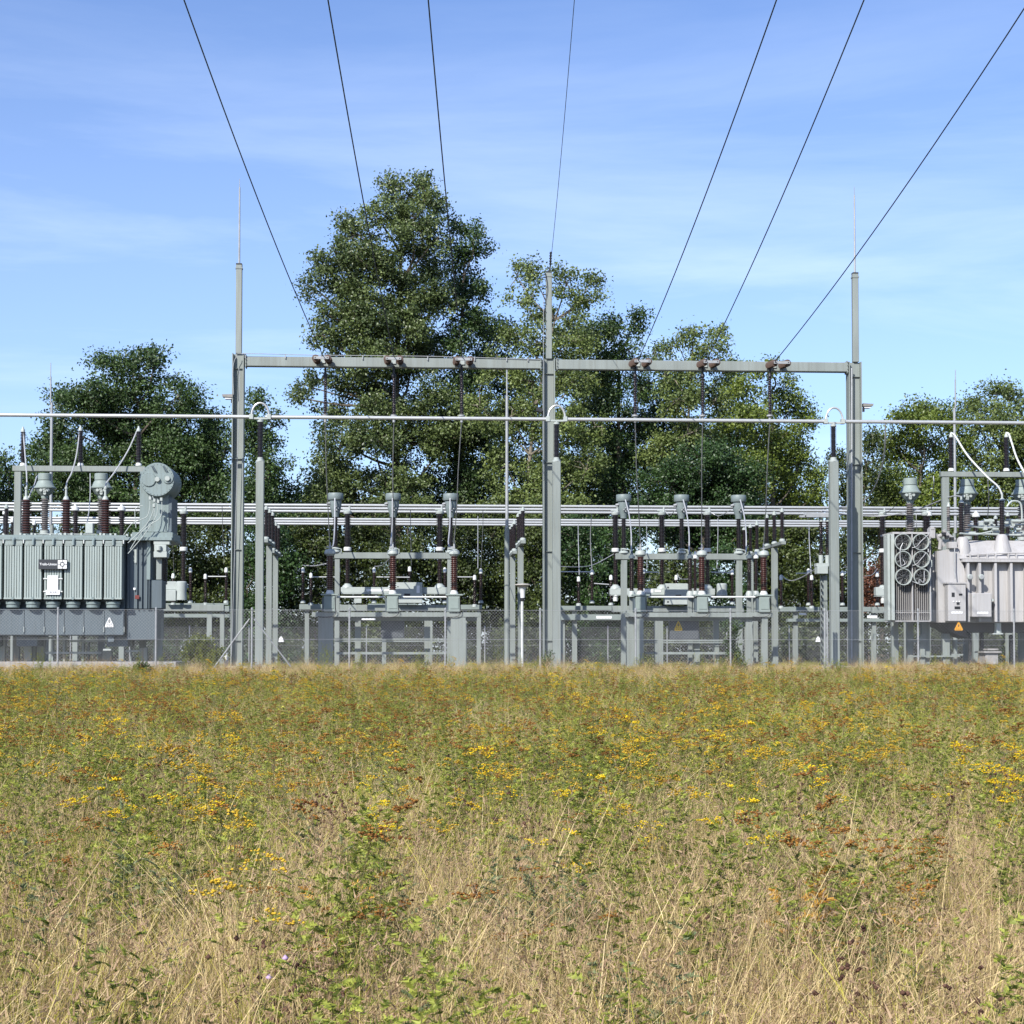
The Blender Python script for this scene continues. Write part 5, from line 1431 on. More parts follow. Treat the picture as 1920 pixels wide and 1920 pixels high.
m = MB().pbox(1784, 1146.5, 1805, 1150.5, RY - .112, .01)
for x in (1788, 1794, 1799): m.plathe(x, [(2.5, 1129), (2.5, 1127)], RY - .11, 8)
m.build("label_strip", "paper", cab)
cb2 = MB().pbox(1823, 1112, 1859.5, 1157, RY - .05, .38).build("control_cabinet", "trb", tp); ROOT[cb2.name] = ROOT[tp.name]
m = MB().pbox(1832, 1147, 1853, 1151.5, RY - .062, .01); m.build("label_strip", "paper", cb2)
m = MB().pbox(1825, 1117, 1827, 1120, RY - .062, .01); m.pbox(1859.6, 1123, 1863, 1127, RY, .1); m.build("latch", "light", cb2)
for px in (1818, 1839.5):
    p = P(px, 1082, RY + .1)
    g_ = MB().lathe(p, [(5.2 / kR, 0), (5.2 / kR, .08), (4.2 / kR, .1)], 20, (0, -1, 0)).build("gauge", "light", tp)
    ROOT[g_.name] = ROOT[tp.name]
    MB().lathe(p + Vector((0, -.102, 0)), [(3.4 / kR, 0), (3.4 / kR, .006)], 18, (0, -1, 0)).build("dial", "galv", g_)
m = MB().pbox(1836, 1056, 1840, 1112, RY + .15, .08); m.build("cable_duct", "trb", tp)
sign_tri(1797.5, 1167, 1182, 15, RY - .08, "orange", tp)
# belly and feet
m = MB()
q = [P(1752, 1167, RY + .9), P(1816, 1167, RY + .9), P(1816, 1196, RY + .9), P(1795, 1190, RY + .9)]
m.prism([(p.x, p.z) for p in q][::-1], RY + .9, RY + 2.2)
m.build("belly", M.setdefault('belly', mat("painted_shade_grey", (0.13, .13, .135), .6)), tp)  # shade under the tank painted in as a darker grey
m = MB().ptube([(1812, 1183, RY + .8), (1818, 1190, RY + .8), (1819, 1205, RY + .8), (1817, 1246, RY + .8)], .05, 8, sub=3); m.build("drain_pipe", "dark", tp)
m = MB().plathe(1871, [(14, 1187), (12, 1180), (12, 1168)], RY + .7); m.pbox(1862, 1187, 1881, 1189.5, RY + .5, .4); m.build("pump", "light", tp)
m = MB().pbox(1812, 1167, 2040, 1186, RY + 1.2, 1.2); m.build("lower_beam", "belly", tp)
pl2 = thing("transformer_plinth", base(1850, RY + 1), "posts, struts and concrete blocks under the pinkish transformer", "plinth")
for (x, w, y0) in ((1679, 12, 1165), (1707.5, 11, 1165), (1736, 16, 1165), (1775, 13, 1188), (1792, 5, 1200), (1730, 10, 1190)):
    MB().pbox(x - w / 2, y0, x + w / 2, 1246, RY + 1.2 + (x % 5) * .1, .22).build("post", "steel", pl2)
m = MB()
for (x0, x1, y) in ((1705, 1740, 1201), (1790, 1815, 1204), (1705, 1800, 1229), (1785, 1806, 1226)): m.pbox(x0, y, x1, y + 3, RY + 1.1, .1)
m.build("strut", "steel", pl2)
m = MB().pbox(1848, 1224, 1872, 1246, RY + .8, .8); m.pbox(1845, 1221, 1878, 1224, RY + .7, 1.0); m.pbox(1852, 1216, 1872, 1219, RY + .8, .8); m.build("bearing_block", "conc", pl2)
m = MB().pbox(1895, 1190, 1900, 1246, RY + 1.4, .2); m.pbox(1840, 1186, 1845, 1240, RY + 1.3, .2); m.build("post", "dark", pl2)
# small white sign on the rear fence, small concrete marker
r = MB(); p = P(527, 1199, 83.9)
r.prism([(p.x - .13, p.z - .12), (p.x + .13, p.z - .12), (p.x + .1, p.z + .04), (p.x + .02, p.z + .15), (p.x - .02, p.z + .15), (p.x - .1, p.z + .04)], 83.9, 83.92)
tag(r.build("warning_sign", "paper", loc=p), "small white triangular sign on the rear fence right of the left square column", "sign")
r = MB(); p = P(1534, 1199, 83.9)
r.prism([(p.x - .13, p.z - .12), (p.x + .13, p.z - .12), (p.x + .1, p.z + .04), (p.x + .02, p.z + .15), (p.x - .02, p.z + .15), (p.x - .1, p.z + .04)], 83.9, 83.92)
tag(r.build("warning_sign", "paper", loc=p), "small white triangular sign on the rear fence left of the right square column", "sign")
r = thing("marker_post", base(424, 55.5), "short white marker pipe at the foot of the left gantry post", "marker")
MB().pcyl(424, 1227, 1256, 55.5, 8, 7.5).build("pipe", "white", r)
MB().pcyl(424, 1224, 1227, 55.5, 9, 8).build("cap", "light", r)

# ------------------------------------------------------------------ meadow
def ribbons(base_pts, direc, length, width, bend, nseg, v, fold=0.0):
    """tapered bent ribbons; arrays -> verts, faces, values"""
    n = len(base_pts)
    up = np.array([0, 0, 1.0])
    side = np.cross(direc, RNG.normal(size=(n, 3))); side /= np.linalg.norm(side, axis=1)[:, None] + 1e-9
    V = []
    for s in range(nseg + 1):
        t = s / nseg
        p = base_pts + direc * (length * t)[:, None] + bend * (length * t * t)[:, None]
        w = width * (1 - t) ** 0.7 * 0.5 + width * .04
        V.append(np.stack([p - side * w[:, None], p + side * w[:, None]], 1))
    V = np.stack(V, 1).reshape(n, -1, 3)          # n, (nseg+1)*2, 3
    k = (nseg + 1) * 2
    q = np.array([[2 * s, 2 * s + 1, 2 * s + 3, 2 * s + 2] for s in range(nseg)])
    Fc = (np.arange(n)[:, None, None] * k + q[None]).reshape(-1, 4)
    return V.reshape(-1, 3), Fc, np.repeat(v, nseg)
class Soup:
    def __init__(s): s.V, s.F, s.v, s.m, s.n = [], [], [], [], 0
    def add(s, V, Fc, v, mi=0):
        s.V.append(V); s.F.append(Fc + s.n); s.v.append(v); s.m.append(np.full(len(Fc), mi)); s.n += len(V)
    def mesh(s, name, mats):
        V = np.concatenate(s.V); Fc = np.concatenate(s.F); v = np.concatenate(s.v); mi = np.concatenate(s.m)
        me = bpy.data.meshes.new(name)
        me.vertices.add(len(V)); me.vertices.foreach_set('co', V.astype(np.float32).ravel())
        me.loops.add(Fc.size); me.loops.foreach_set('vertex_index', Fc.ravel().astype(np.int32))
        me.polygons.add(len(Fc)); me.polygons.foreach_set('loop_start', np.arange(0, Fc.size, 4)); me.polygons.foreach_set('loop_total', np.full(len(Fc), 4))
        me.polygons.foreach_set('material_index', mi.astype(np.int32))
        at = me.attributes.new('v', 'FLOAT', 'FACE'); at.data.foreach_set('value', np.clip(v, 0, 1).astype(np.float32))
        for m in mats: me.materials.append(m)
        me.update(); me.validate()
        return me
def unit(a): return a / (np.linalg.norm(a, axis=1)[:, None] + 1e-9)
MM = dict(
    straw=leafmat("dry_straw", (0.27, 0.19, 0.075), (0.80, 0.64, 0.33), 0.2, 0.5, 0.4, 0.35),
    pink=leafmat("faded_grass_heads", (0.20, 0.125, 0.075), (0.54, 0.385, 0.24), 0.3, 0.8, 0.1, 0.4),
    green=leafmat("meadow_green", (0.065, 0.092, 0.012), (0.37, 0.40, 0.07), 0.3, 0.55, 0.3, 0.4),
    ygreen=leafmat("meadow_yellow_green", (0.21, 0.21, 0.02), (0.69, 0.63, 0.12), 0.35, 0.55, 0.3, 0.4),
    stem=leafmat("weed_stems", (0.10, 0.075, 0.03), (0.25, 0.22, 0.09), 0.1, 0.6, 0.3, 0.4),
    yel=leafmat("tansy_yellow", (0.50, 0.32, 0.012), (0.80, 0.60, 0.02), 0.15, 0.7, 0.2, 0.4),
    och=leafmat("tansy_ochre", (0.32, 0.19, 0.018), (0.62, 0.42, 0.04), 0.15, 0.7, 0.2, 0.5),
    rus=leafmat("tansy_rust", (0.12, 0.050, 0.016), (0.36, 0.18, 0.040), 0.1, 0.8, 0.15, 0.5),
    brn=leafmat("dark_seed_heads", (0.045, 0.022, 0.016), (0.14, 0.075, 0.05), 0.05, 0.8, 0.15, 0.3),
    orl=leafmat("orange_dying_leaves", (0.38, 0.18, 0.03), (0.70, 0.42, 0.07), 0.35, 0.6, 0.2, 0.3),
    lil=leafmat("lilac_florets", (0.38, 0.25, 0.42), (0.55, 0.4, 0.6), 0.2, 0.7, 0.2, 0.1),
    grey=leafmat("grey_green_mugwort", (0.075, 0.095, 0.04), (0.25, 0.29, 0.14), 0.25, 0.6, 0.3, 0.3),
)
MK = list(MM); MI = {k: i for i, k in enumerate(MK)}; MATS = [MM[k] for k in MK]
def grass(sp, n, rad, h, w, mkey, lean=(0, 0), spread=.25, bendf=.25, vlo=0, vhi=1, c=(0, 0), nseg=3):
    a = RNG.random(n) * math.tau; r = rad * np.sqrt(RNG.random(n))
    b = np.stack([c[0] + r * np.cos(a), c[1] + r * np.sin(a), np.full(n, -0.03)], 1)
    d = np.stack([RNG.normal(size=n) * spread + lean[0], RNG.normal(size=n) * spread + lean[1], np.ones(n)], 1)
    d = unit(d)
    L = h * (0.45 + 0.65 * RNG.random(n))
    bd = np.stack([RNG.normal(size=n) * bendf + lean[0] * .5, RNG.normal(size=n) * bendf, -np.abs(RNG.normal(size=n)) * bendf * .6], 1)
    V, Fc, v = ribbons(b, d, L, w * (0.6 + .8 * RNG.random(n)), bd, nseg, vlo + (vhi - vlo) * RNG.random(n))
    sp.add(V, Fc, v, MI[mkey])
    return b + d * L[:, None] + bd * L[:, None]
def stem(sp, b, tip, w, mkey, bend=None, nseg=2):
    b = np.atleast_2d(b); tip = np.atleast_2d(tip); n = len(b)
    dv = tip - b; L = np.linalg.norm(dv, axis=1)
    for _ in range(2):      # two crossed ribbons
        V, Fc, v = ribbons(b, dv / L[:, None], L, np.full(n, w), np.zeros((n, 3)), nseg, RNG.random(n))
        sp.add(V, Fc, v, MI[mkey])
def blobs_(sp, c, r, flat, mkey, v=None):
    """little six-sided buttons as low domes: 3 quads each around the centre + skirt"""
    n = len(c); rr = r if hasattr(r, '__len__') else np.full(n, r)
    ang = np.arange(6) * math.tau / 6
    ring_ = np.stack([np.cos(ang), np.sin(ang), np.zeros(6)], 1)
    V = np.concatenate([c[:, None, :] + ring_[None] * rr[:, None, None], c[:, None, :] + np.array([[[0, 0, 1.0]]]) * (rr * flat)[:, None, None],
                        c[:, None, :] - np.array([[[0, 0, 1.0]]]) * (rr * flat)[:, None, None]], 1)
    f = []
    for k in range(0, 6, 2):
        f.append([6, k, (k + 1) % 6, (k + 2) % 6]); f.append([7, (k + 2) % 6, (k + 1) % 6, k])
    Fc = (np.arange(n)[:, None, None] * 8 + np.array(f)[None]).reshape(-1, 4)
    vv = RNG.random(n) if v is None else v
    sp.add(V.reshape(-1, 3), Fc, np.repeat(vv, 6), MI[mkey])
def fern(sp, b, d, L, mkey, npair=7, w=.006, vb=0.0):
    w *= .55; npair += 3
    """feathery leaves: n rachises with paired leaflets"""
    n = len(b)
    side = np.cross(d, np.array([0, 0, 1.0]) + RNG.normal(size=(n, 3)) * .3); side = unit(side)
    droop = np.array([0, 0, -0.35])
    for k in range(npair):
        t = (k + 1) / (npair + .5)
        p = b + d * (L * t)[:, None] + droop * (L * t * t)[:, None]
        ll = L * .27 * math.sin(math.pi * (0.15 + .8 * t))
        for sg in (-1, 1):
            dd = unit(side * sg + d * .7 + RNG.normal(size=(n, 3)) * .15)
            V, Fc, v = ribbons(p, dd, ll, np.full(n, w * 2.2), np.tile(droop * .4, (n, 1)), 1, vb + RNG.random(n) * (1 - vb))
            sp.add(V, Fc, v, MI[mkey])
def tansy(sp, ns, h, fl, rad=.12, leafkey='green', fat=1.0, lean=(0, 0), orange=0.0):
    for _ in range(ns):
        if _: h_ = random.uniform(.68, 1.0)
        else: h_ = 1.0
        a = random.random() * math.tau; r = rad * math.sqrt(random.random())
        b = np.array([r * math.cos(a), r * math.sin(a), -.03]); hh = h * h_ * random.uniform(.92, 1.06)
        tip = b + np.array([random.gauss(0, .09) + lean[0] * hh, random.gauss(0, .09) + lean[1] * hh, hh])
        stem(sp, b, tip, .006 * fat, 'stem')
        nl = 13
        ts = np.linspace(.18, .9, nl) + RNG.normal(size=nl) * .02
        bb = b + (tip - b) * ts[:, None]
        an = RNG.random(nl) * math.tau
        d = unit(np.stack([np.cos(an), np.sin(an), np.full(nl, .75)], 1))
        L = (0.12 * (1.15 - ts)) + .05
        cut = ts > .18 + orange * .5
        if cut.any(): fern(sp, bb[cut], d[cut], L[cut], leafkey, 6, .005 * fat)
        if (~cut).any(): fern(sp, bb[~cut], d[~cut], L[~cut] * 1.1, 'orl', 5, .008 * fat)
        # corymb
        nb = random.randint(3, 8)
        for q in range(nb):
            aa = random.random() * math.tau; rr = .075 * math.sqrt(random.random())
            br_ = tip - (tip - b) * random.uniform(.06, .2)
            e = tip + np.array([rr * math.cos(aa), rr * math.sin(aa), random.uniform(-.035, .015) - rr * .3])
            stem(sp, br_, e, .003 * fat, 'stem', nseg=1)
            m_ = random.randint(5, 9)
            cc = e + np.stack([RNG.normal(size=m_) * .014, RNG.normal(size=m_) * .014, RNG.normal(size=m_) * .004], 1)
            blobs_(sp, cc, .0066 * fat * (0.8 + .4 * RNG.random(m_)), .55, fl)
def lib_mesh(name, sp):
    me = sp.mesh(name, MATS)
    return bpy.data.objects.new(name, me)
LIBS = {}
def lib(kind, objs):
    c = bpy.data.collections.new(kind)
    for i, o in enumerate(objs):
        o.name = f"{kind}_{i:02d}"; c.objects.link(o)
    LIBS[kind] = c
# straw tufts
L_ = []
for k in range(6):
    sp = Soup(); ln = (0.02 + .16 * random.random() * (k % 2), 0.0)
    grass(sp, 105, .26, .56, .0032, 'straw', ln, .24, .26, 0, 1)
    grass(sp, 7, .22, .74, .0030, 'straw', ln, .16, .16, .3, 1)
    t = grass(sp, 26, .2, .62, .0030, 'straw', ln, .20, .16, .0, .6)
    # fluffy panicles
    for e in t:
        m_ = 9
        b = e - np.stack([RNG.normal(size=m_) * .006, RNG.normal(size=m_) * .006, RNG.random(m_) * .12], 1)
        d = unit(RNG.normal(size=(m_, 3)) + np.array([0, 0, .9]))
        V, Fc, v = ribbons(b, d, np.full(m_, .024), np.full(m_, .0042), np.zeros((m_, 3)), 1, RNG.random(m_)); sp.add(V, Fc, v, MI['pink'])
    L_.append(lib_mesh("straw_tuft", sp))
lib("straw", L_)
# flattened, bent straw
L_ = []
for k in range(4):
    sp = Soup(); a_ = k * 1.9
    ln = (.9 * math.cos(a_), .5 * math.sin(a_))
    grass(sp, 26, .12, .8, .0040, 'straw', ln, .16, .2, .35, 1, nseg=4)
    grass(sp, 20, .25, .45, .0034, 'pink', (ln[0] * .6, ln[1] * .6), .3, .3, .2, 1)
    L_.append(lib_mesh("bent_straw", sp))
lib("bent", L_)
# low thatch filling the ground
L_ = []
for k in range(4):
    sp = Soup()
    grass(sp, 50, .3, .24, .005, 'straw', (.05, 0), .6, .5, 0, .25)
    grass(sp, 34, .3, .28, .005, 'pink', (.05, 0), .5, .5, 0, .25)
    grass(sp, 40, .3, .30, .006, 'ygreen', (0, 0), .5, .4, 0, .6)
    L_.append(lib_mesh("thatch", sp))
lib("thatch", L_)
# green tufts
L_ = []
for k in range(5):
    sp = Soup()
    grass(sp, 70, .2, .55, .0055, 'ygreen', (.06, 0), .25, .25, 0, 1)
    grass(sp, 40, .2, .45, .006, 'green', (.03, 0), .3, .3, 0, 1)
    grass(sp, 8, .2, .62, .003, 'straw', (.08, 0), .2, .15, .2, .9)
    L_.append(lib_mesh("green_tuft", sp))
lib("greentuft", L_)
# leafy weeds without flower
L_ = []
for k in range(5):
    sp = Soup()
    for q in range(5):
        a = random.random() * math.tau; r = .15 * random.random(); b = np.array([r * math.cos(a), r * math.sin(a), -.03])
        hh = random.uniform(.45, .75); tip = b + np.array([random.gauss(0, .08), random.gauss(0, .08), hh])
        stem(sp, b, tip, .005, 'stem')
        ts = np.linspace(.1, 1, 16); bb = b + (tip - b) * ts[:, None]; an = RNG.random(16) * math.tau
        d = unit(np.stack([np.cos(an), np.sin(an), np.full(16, .8)], 1))
        fern(sp, bb, d, .14 - .07 * ts, ['green', 'green', 'green', 'green', 'grey'][k], 6, .006)
    L_.append(lib_mesh("leafy_weed", sp))
lib("weed", L_)
# tansy
L_ = []
for k, (fl, hh, oz) in enumerate((('yel', .92, 0), ('yel', .85, 0), ('och', .9, 0), ('och', .85, .3), ('och', .95, 0), ('rus', .9, .2), ('rus', .85, 0), ('rus', .95, .8), ('rus', .88, 0))):
    sp = Soup(); tansy(sp, 4, hh, fl, .13, 'green' if k % 3 else 'ygreen', 1.15, orange=oz); L_.append(lib_mesh("tansy", sp))
lib("tansy", L_)
# dark seed heads / thistle
L_ = []
for k in range(3):
    sp = Soup()
    for q in range(5):
        a = random.random() * math.tau; b = np.array([.08 * math.cos(a), .08 * math.sin(a), -.03]); tip = b + np.array([random.gauss(0, .13), random.gauss(0, .1), random.uniform(.45, .75)])
        stem(sp, b, tip, .005, 'brn')
        for s_ in range(5):
            br_ = b + (tip - b) * random.uniform(.5, .95); e = br_ + np.array([random.gauss(0, .06), random.gauss(0, .06), random.uniform(.03, .12)])
            stem(sp, br_, e, .003, 'brn', nseg=1)
            blobs_(sp, e[None] + RNG.normal(size=(3, 3)) * .004, .0085, .9, 'brn')
    L_.append(lib_mesh("seed_heads", sp))
lib("seed", L_)
# reddish sorrel spikes
L_ = []
for k in range(3):
    sp = Soup()
    for q in range(4):
        a = random.random() * math.tau; b = np.array([.1 * math.cos(a), .1 * math.sin(a), -.03]); tip = b + np.array([random.gauss(0, .06), random.gauss(0, .06), random.uniform(.5, .8)])
        stem(sp, b, tip, .005, 'rus')
        m_ = 60; ts = .5 + .5 * RNG.random(m_); c = b + (tip - b) * ts[:, None] + RNG.normal(size=(m_, 3)) * .012
        blobs_(sp, c, .008, .6, 'rus')
    L_.append(lib_mesh("sorrel", sp))
lib("sorrel", L_)

def scatter(name, label, cat, kind, pts, scl, idx, lean=0.08, zs=None):
    n = len(pts)
    me = bpy.data.meshes.new(name)
    me.vertices.add(n); me.vertices.foreach_set('co', np.asarray(pts, dtype=np.float32).ravel())
    rot = np.stack([RNG.normal(size=n) * lean, RNG.normal(size=n) * lean, (RNG.random(n) - .5) * 1.6], 1).astype(np.float32)
    a = me.attributes.new('rot', 'FLOAT_VECTOR', 'POINT'); a.data.foreach_set('vector', rot.ravel())
    sv = np.stack([scl, scl, scl * (zs if zs is not None else 1)], 1).astype(np.float32)
    a = me.attributes.new('scl', 'FLOAT_VECTOR', 'POINT'); a.data.foreach_set('vector', sv.ravel())
    a = me.attributes.new('idx', 'INT', 'POINT'); a.data.foreach_set('value', np.asarray(idx, dtype=np.int32))
    me.update()
    o = bpy.data.objects.new(name, me); COL.objects.link(o)
    tag(o, label, cat, kind='stuff')
    ng = bpy.data.node_groups.new(name, 'GeometryNodeTree')
    ng.interface.new_socket('Geometry', in_out='INPUT', socket_type='NodeSocketGeometry')
    ng.interface.new_socket('Geometry', in_out='OUTPUT', socket_type='NodeSocketGeometry')
    N = ng.nodes; L = ng.links
    gi, go = N.new('NodeGroupInput'), N.new('NodeGroupOutput')
    ip = N.new('GeometryNodeInstanceOnPoints'); ci = N.new('GeometryNodeCollectionInfo')
    ci.inputs[0].default_value = LIBS[kind]; ci.inputs['Separate Children'].default_value = True; ci.inputs['Reset Children'].default_value = True
    def na(nm, ty):
        q = N.new('GeometryNodeInputNamedAttribute'); q.data_type = ty; q.inputs[0].default_value = nm
        return [s for s in q.outputs if s.enabled and s.name == 'Attribute'][0]
    L.new(gi.outputs[0], ip.inputs['Points']); L.new(ci.outputs[0], ip.inputs['Instance'])
    ip.inputs['Pick Instance'].default_value = True
    L.new(na('idx', 'INT'), ip.inputs['Instance Index'])
    L.new(na('rot', 'FLOAT_VECTOR'), ip.inputs['Rotation'])
    L.new(na('scl', 'FLOAT_VECTOR'), ip.inputs['Scale'])
    L.new(ip.outputs[0], go.inputs[0])
    md = o.modifiers.new("scatter", 'NODES'); md.node_group = ng
    return o
# smooth value noise for patches
def vnoise(x, y, s, seed):
    r = np.random.default_rng(seed); G = r.random((64, 64))
    u, v = x / s + 20, y / s + 20
    i, j = np.floor(u).astype(int), np.floor(v).astype(int); fu, fv = u - i, v - j
    fu = fu * fu * (3 - 2 * fu); fv = fv * fv * (3 - 2 * fv)
    g = lambda a, b: G[a % 64, b % 64]
    return (g(i, j) * (1 - fu) + g(i + 1, j) * fu) * (1 - fv) + (g(i, j + 1) * (1 - fu) + g(i + 1, j + 1) * fu) * fv
def field(dens_fn, y0, y1, seed):
    """points in the viewed wedge (with margins); dens_fn(x,y) in plants per m2"""
    r = np.random.default_rng(seed)
    out = []
    ys = np.arange(y0, y1, .5)
    for y in ys:
        hw = .37 * y + 2.3; cx = y * math.tan(YAW)
        dmax = dens_fn.dmax(y)
        n = r.poisson(dmax * hw * 2 * .5)
        x = cx + (r.random(n) * 2 - 1) * hw; yy = y + r.random(n) * .5
        k = r.random(n) * dmax < dens_fn(x, yy)
        out.append(np.stack([x[k], yy[k], gzv(yy[k])], 1))
    return np.concatenate(out)
class D:
    def __init__(s, f, m): s.f, s.m = f, m
    def __call__(s, x, y): return s.f(x, y)
    def dmax(s, y): return s.m(y)
def base_d(y): return np.interp(y, [2, 6, 12, 25, 53], [28, 21, 13, 9, 8])
def zsc(y): return np.interp(y, [0, 30, 42, 50, 53], [1.0, .95, .8, .62, .5]) * (.75 + .5 * vnoise(y * 7.3, y * 13.1, 1.0, 5))
def strawf(x, y):
    near = np.interp(y, [3, 6, 10, 14, 20, 36, 44, 53], [.95, .95, .8, .42, .28, .28, .8, 1])
    left = 1 - .35 * np.clip((-x - .02 * y) / (.3 * y), 0, 1)
    return np.clip(near * left * (0.25 + 1.5 * vnoise(x, y, .9, 3)), 0, 1)
def greenf(x, y):
    near = np.interp(y, [3, 6, 8, 11, 16, 36, 46, 53], [.24, .32, .5, .9, 1.2, 1.2, .6, .3])
    corner = np.exp(-((x - 1.55) / .5) ** 2 - ((y - 4.6) / .9) ** 2) + .6 * np.exp(-((x + .1) / .45) ** 2 - ((y - 5.6) / 1.2) ** 2) + .6 * np.exp(-((x + 1.3) / .35) ** 2 - ((y - 7.2) / 1.2) ** 2)
    return np.clip(near * (0.25 + 1.3 * vnoise(x, y, .7, 9)) + .6 * corner, 0, 1)
def tansyf(x, y):
    near = np.interp(y, [3.2, 4.5, 7, 9, 14, 34, 42, 48], [.05, .12, .35, .8, 1, .85, .25, 0])
    return np.clip(near * (vnoise(x, y, 1.1, 21) * 1.3 + .1), 0, 1)
pts = field(D(lambda x, y: base_d(y) * strawf(x, y), lambda y: base_d(y)), 2.6, 53.2, 1)
n = len(pts); print("straw", n)
scatter("dry_grass", "tall bleached dry grass covering the meadow", "grass", "straw", pts, .8 + .5 * RNG.random(n), RNG.integers(0, 6, n), .10, zsc(pts[:, 1]))
pts = field(D(lambda x, y: base_d(y) * .8 + 0 * x, lambda y: base_d(y) * .8), 2.4, 53.2, 2)
n = len(pts); scatter("meadow_thatch", "low matted dead grass between the taller plants", "grass", "thatch", pts, 1 + .6 * RNG.random(n), RNG.integers(0, 4, n), .1, zsc(pts[:, 1]))
pts = field(D(lambda x, y: base_d(y) * 1.0 * greenf(x, y), lambda y: base_d(y) * 1.0), 2.8, 53, 4)
n = len(pts); scatter("green_grass", "fresh green grass tufts mixed into the dry meadow", "grass", "greentuft", pts, .8 + .4 * RNG.random(n), RNG.integers(0, 5, n), .1, zsc(pts[:, 1]))
pts = field(D(lambda x, y: base_d(y) * .6 * greenf(x + 7, y), lambda y: base_d(y) * .6), 2.9, 52, 5)
n = len(pts); scatter("leafy_weeds", "feathery green weeds growing through the meadow", "weeds", "weed", pts, .8 + .4 * RNG.random(n), RNG.integers(0, 5, n), .1, zsc(pts[:, 1]))
pts = field(D(lambda x, y: 3.2 * tansyf(x, y) * np.interp(y, [5, 12, 25, 50], [.9, 1.0, .8, .6]), lambda y: 3.2), 3.4, 50, 6)
n = len(pts); print("tansy", n)
yb = vnoise(pts[:, 0], pts[:, 1], 2.2, 33) + (pts[:, 1] < 14) * (pts[:, 0] > 1.5) * .2 + RNG.normal(size=n) * .1
idx = np.where(yb > .86, RNG.integers(0, 3, n), np.where(yb > .54, RNG.integers(2, 6, n), RNG.integers(4, 9, n)))
scatter("tansy_flowers", "flat-topped tansy flower heads in yellow, ochre and rust", "wildflowers", "tansy", pts, .9 + .25 * RNG.random(n), idx, .09, zsc(pts[:, 1]))
pts = field(D(lambda x, y: 2.2 * np.clip(vnoise(x, y, .9, 41) * 2 - .9, 0, 1), lambda y: 2.2), 3.2, 40, 7)
n = len(pts); scatter("dark_seed_heads", "dark brown dead seed heads standing in the meadow", "wildflowers", "seed", pts, .8 + .35 * RNG.random(n), RNG.integers(0, 3, n), .12)
pts = field(D(lambda x, y: 1.4 * np.clip(vnoise(x, y, 3.0, 51) * 2 - .7, 0, 1) * (y > 25) , lambda y: 1.4), 24, 52.6, 8)
n = len(pts); scatter("sorrel_spikes", "rust-red sorrel spikes near the fence", "wildflowers", "sorrel", pts, .8 + .3 * RNG.random(n), RNG.integers(0, 3, n), .1, zsc(pts[:, 1]))
pts = field(D(lambda x, y: base_d(y) * .35 * np.clip(vnoise(x, y, 1.3, 61) * 2 - .5, 0, 1), lambda y: base_d(y) * .35), 2.6, 30, 12)
n = len(pts); scatter("bent_grass", "flattened and bent straw lying across the near meadow", "grass", "bent", pts, .7 + .6 * RNG.random(n), RNG.integers(0, 4, n), .15)
# grass poking through the fence line
r_ = np.random.default_rng(77)
n = 520; x = r_.uniform(-19, 23, n); y = r_.uniform(52.4, 55.5, n)
scatter("fence_grass", "reddish dry grass standing along the foot of the front fence", "grass", "straw", np.stack([x, y, np.full(n, -.03)], 1), .6 + .6 * r_.random(n), r_.integers(0, 6, n), .14, .3 + .5 * r_.random(n) ** 2)

n = 2600; x = r_.uniform(-30, 36, n); y = 54 + 31 * r_.random(n) ** 1.2
scatter("yard_grass", "short dry grass growing over the yard behind the front fence", "grass", "greentuft", np.stack([x, y, np.full(n, -.02)], 1), .6 + .5 * r_.random(n), r_.integers(0, 5, n), .12, np.full(n, .45))
n = 170; x = r_.uniform(-20, 24, n); y = r_.uniform(51.5, 53.3, n)
scatter("verge_grass", "taller uneven dry grass along the meadow edge at the fence", "grass", "straw", np.stack([x, y, gzv(y)], 1), .7 + .5 * r_.random(n), r_.integers(0, 6, n), .16, .7 + .5 * r_.random(n))
n = 130; x = r_.uniform(-20, 24, n); y = r_.uniform(51.0, 54.4, n)
scatter("verge_weeds", "green weeds along the meadow edge at the fence", "weeds", "weed", np.stack([x, y, gzv(y)], 1), .6 + .6 * r_.random(n), r_.integers(0, 5, n), .16, .6 + .6 * r_.random(n))
# individual plants
def plant(name, label, cat, px, py, Y, fn, zb=None):
    p = P(px, py, Y)
    z = zb if zb is not None else float(gzv(Y))
    sp = Soup(); fn(sp)
    o = bpy.data.objects.new(name, sp.mesh(name, MATS)); COL.objects.link(o)
    o.location = (p.x, Y, z)
    return tag(o, label, cat)
plant("tansy_plant", "bright yellow tansy plant left of centre in the mid meadow", "wildflower", 712, 1450, 9.0, lambda s: tansy(s, 4, .93, 'yel', .10, 'green', 1.0))
plant("tansy_plant", "rust-headed tansy with a long bare stem in the lower left-centre", "wildflower", 625, 1700, 6.2, lambda s: tansy(s, 2, .72, 'rus', .05, 'green', .8, lean=(-.05, 0)))
plant("tansy_plant", "broad group of rust-brown tansy heads at the left edge", "wildflower", 60, 1500, 7.5, lambda s: tansy(s, 7, .88, 'rus', .3, 'green', 1.0))
plant("tansy_plant", "dense bright yellow tansy group at the right edge", "wildflower", 1885, 1420, 10.0, lambda s: tansy(s, 14, .95, 'yel', .35, 'green', 1.1))
plant("tansy_plant", "tansy clump with orange dying lower leaves right of centre", "wildflower", 1625, 1600, 7.5, lambda s: tansy(s, 13, .84, 'rus', .3, 'green', 1.0, orange=1.0))
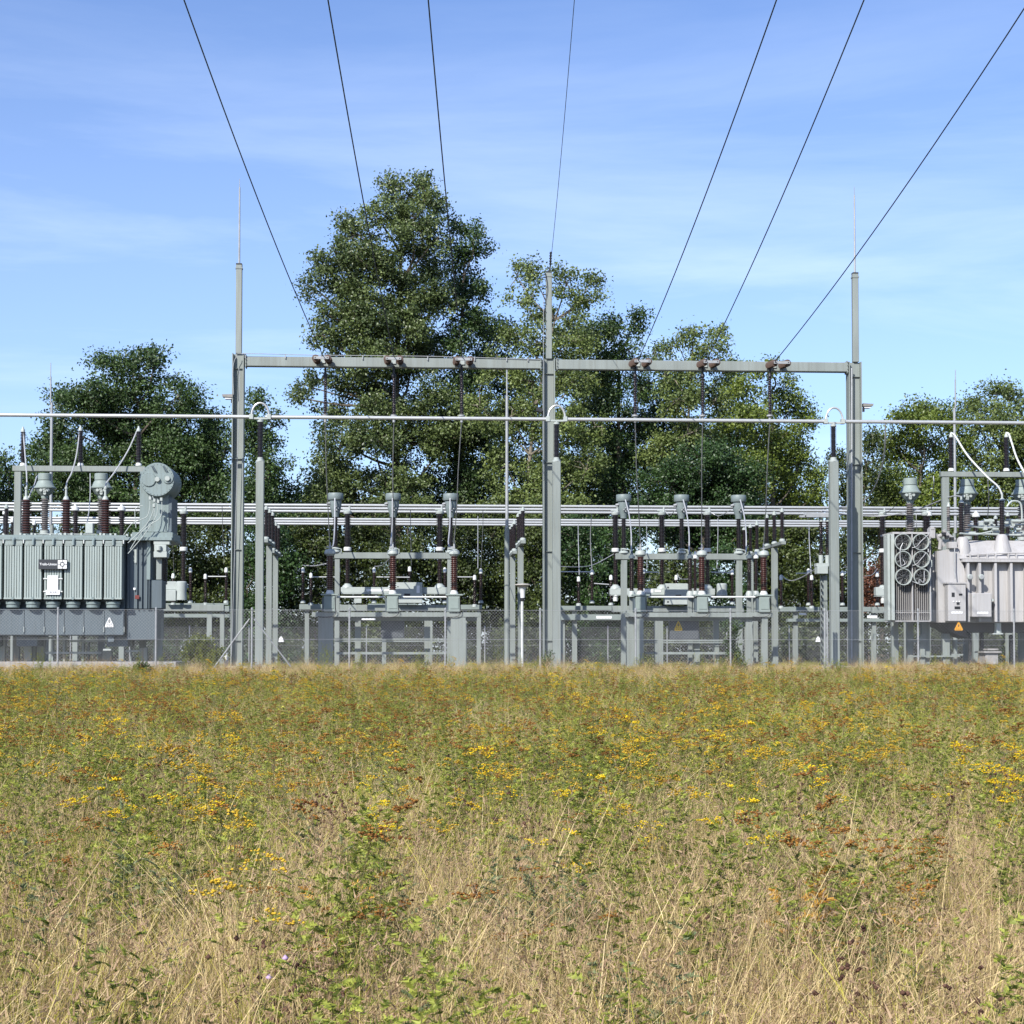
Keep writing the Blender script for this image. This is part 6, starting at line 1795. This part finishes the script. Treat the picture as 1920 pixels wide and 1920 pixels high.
def thistle(s):
    for q in range(9):
        a = random.random() * math.tau; b = np.array([.06 * math.cos(a), .06 * math.sin(a), -.03]); tip = b + np.array([random.gauss(0, .09), random.gauss(0, .06), random.uniform(.35, .62)])
        stem(s, b, tip, .005, 'brn')
        for k in range(6):
            br_ = b + (tip - b) * random.uniform(.45, 1); e = br_ + np.array([random.gauss(0, .04), random.gauss(0, .04), random.uniform(.02, .07)])
            stem(s, br_, e, .003, 'brn', nseg=1); blobs_(s, e[None], .0105, 1.0, 'brn')
    blobs_(s, np.array([[.02, -.05, .56], [-.03, -.05, .5]]), .012, .9, 'lil')
plant("knapweed_plant", "dark brown dried knapweed with a lilac bloom in the lower left", "wildflower", 525, 1800, 5.5, thistle)
def mug(s):
    for q in range(7):
        a = random.random() * math.tau; b = np.array([.07 * math.cos(a), .07 * math.sin(a), -.03]); tip = b + np.array([random.gauss(0, .1), random.gauss(0, .08), random.uniform(.55, .8)])
        stem(s, b, tip, .005, 'stem'); ts = np.linspace(.25, 1, 30); bb = b + (tip - b) * ts[:, None]; an = RNG.random(30) * math.tau
        fern(s, bb, unit(np.stack([np.cos(an), np.sin(an), np.full(30, 1.0)], 1)), .08 - .03 * ts, 'grey', 4, .006)
plant("mugwort_plant", "grey-green mugwort in the middle of the lower meadow", "wildflower", 1010, 1580, 7.0, mug)
def bush(name, label, px, Y, blobs, kind, leaf, dens):
    tree(name, label, "bush", [(px, 1256), (px, 1235), (px, 1215)], Y, blobs, kind, leaf, dens, None, tr=.02, dy=.35, clump=.16)
bush("weed_bush", "yellow-green self-sown bush just behind the front fence left of the left gantry post", 377, 55.0, [(375, 1212, 26, 18), (360, 1228, 20, 16), (395, 1225, 22, 18), (378, 1240, 26, 12)], 'weed', .075, 2.2)
bush("weed_bush", "small dark green weed in front of the fence at the transformer end", 268, 52.6, [(268, 1256, 15, 9), (263, 1266, 18, 9), (276, 1262, 14, 9)], 'sap', .07, 2.2)
bush("sapling", "thin green sapling growing up the front fence in the right bay", 1374, 53.9, [(1374, 1180, 9, 16), (1372, 1205, 10, 16), (1376, 1228, 12, 14), (1368, 1246, 22, 9), (1382, 1246, 18, 8)], 'sap', .085, 2.4)
bush("weed_bush", "low green weed at the foot of the middle post", 1024, 54.6, [(1024, 1238, 10, 14), (1018, 1248, 12, 8)], 'sap', .06, 2.0)
for o in COL.objects:
    if 'label' in o and not 4 <= len(str(o['label']).replace(',', ' ').split()) <= 16: print("LABEL", o.name, o['label'])
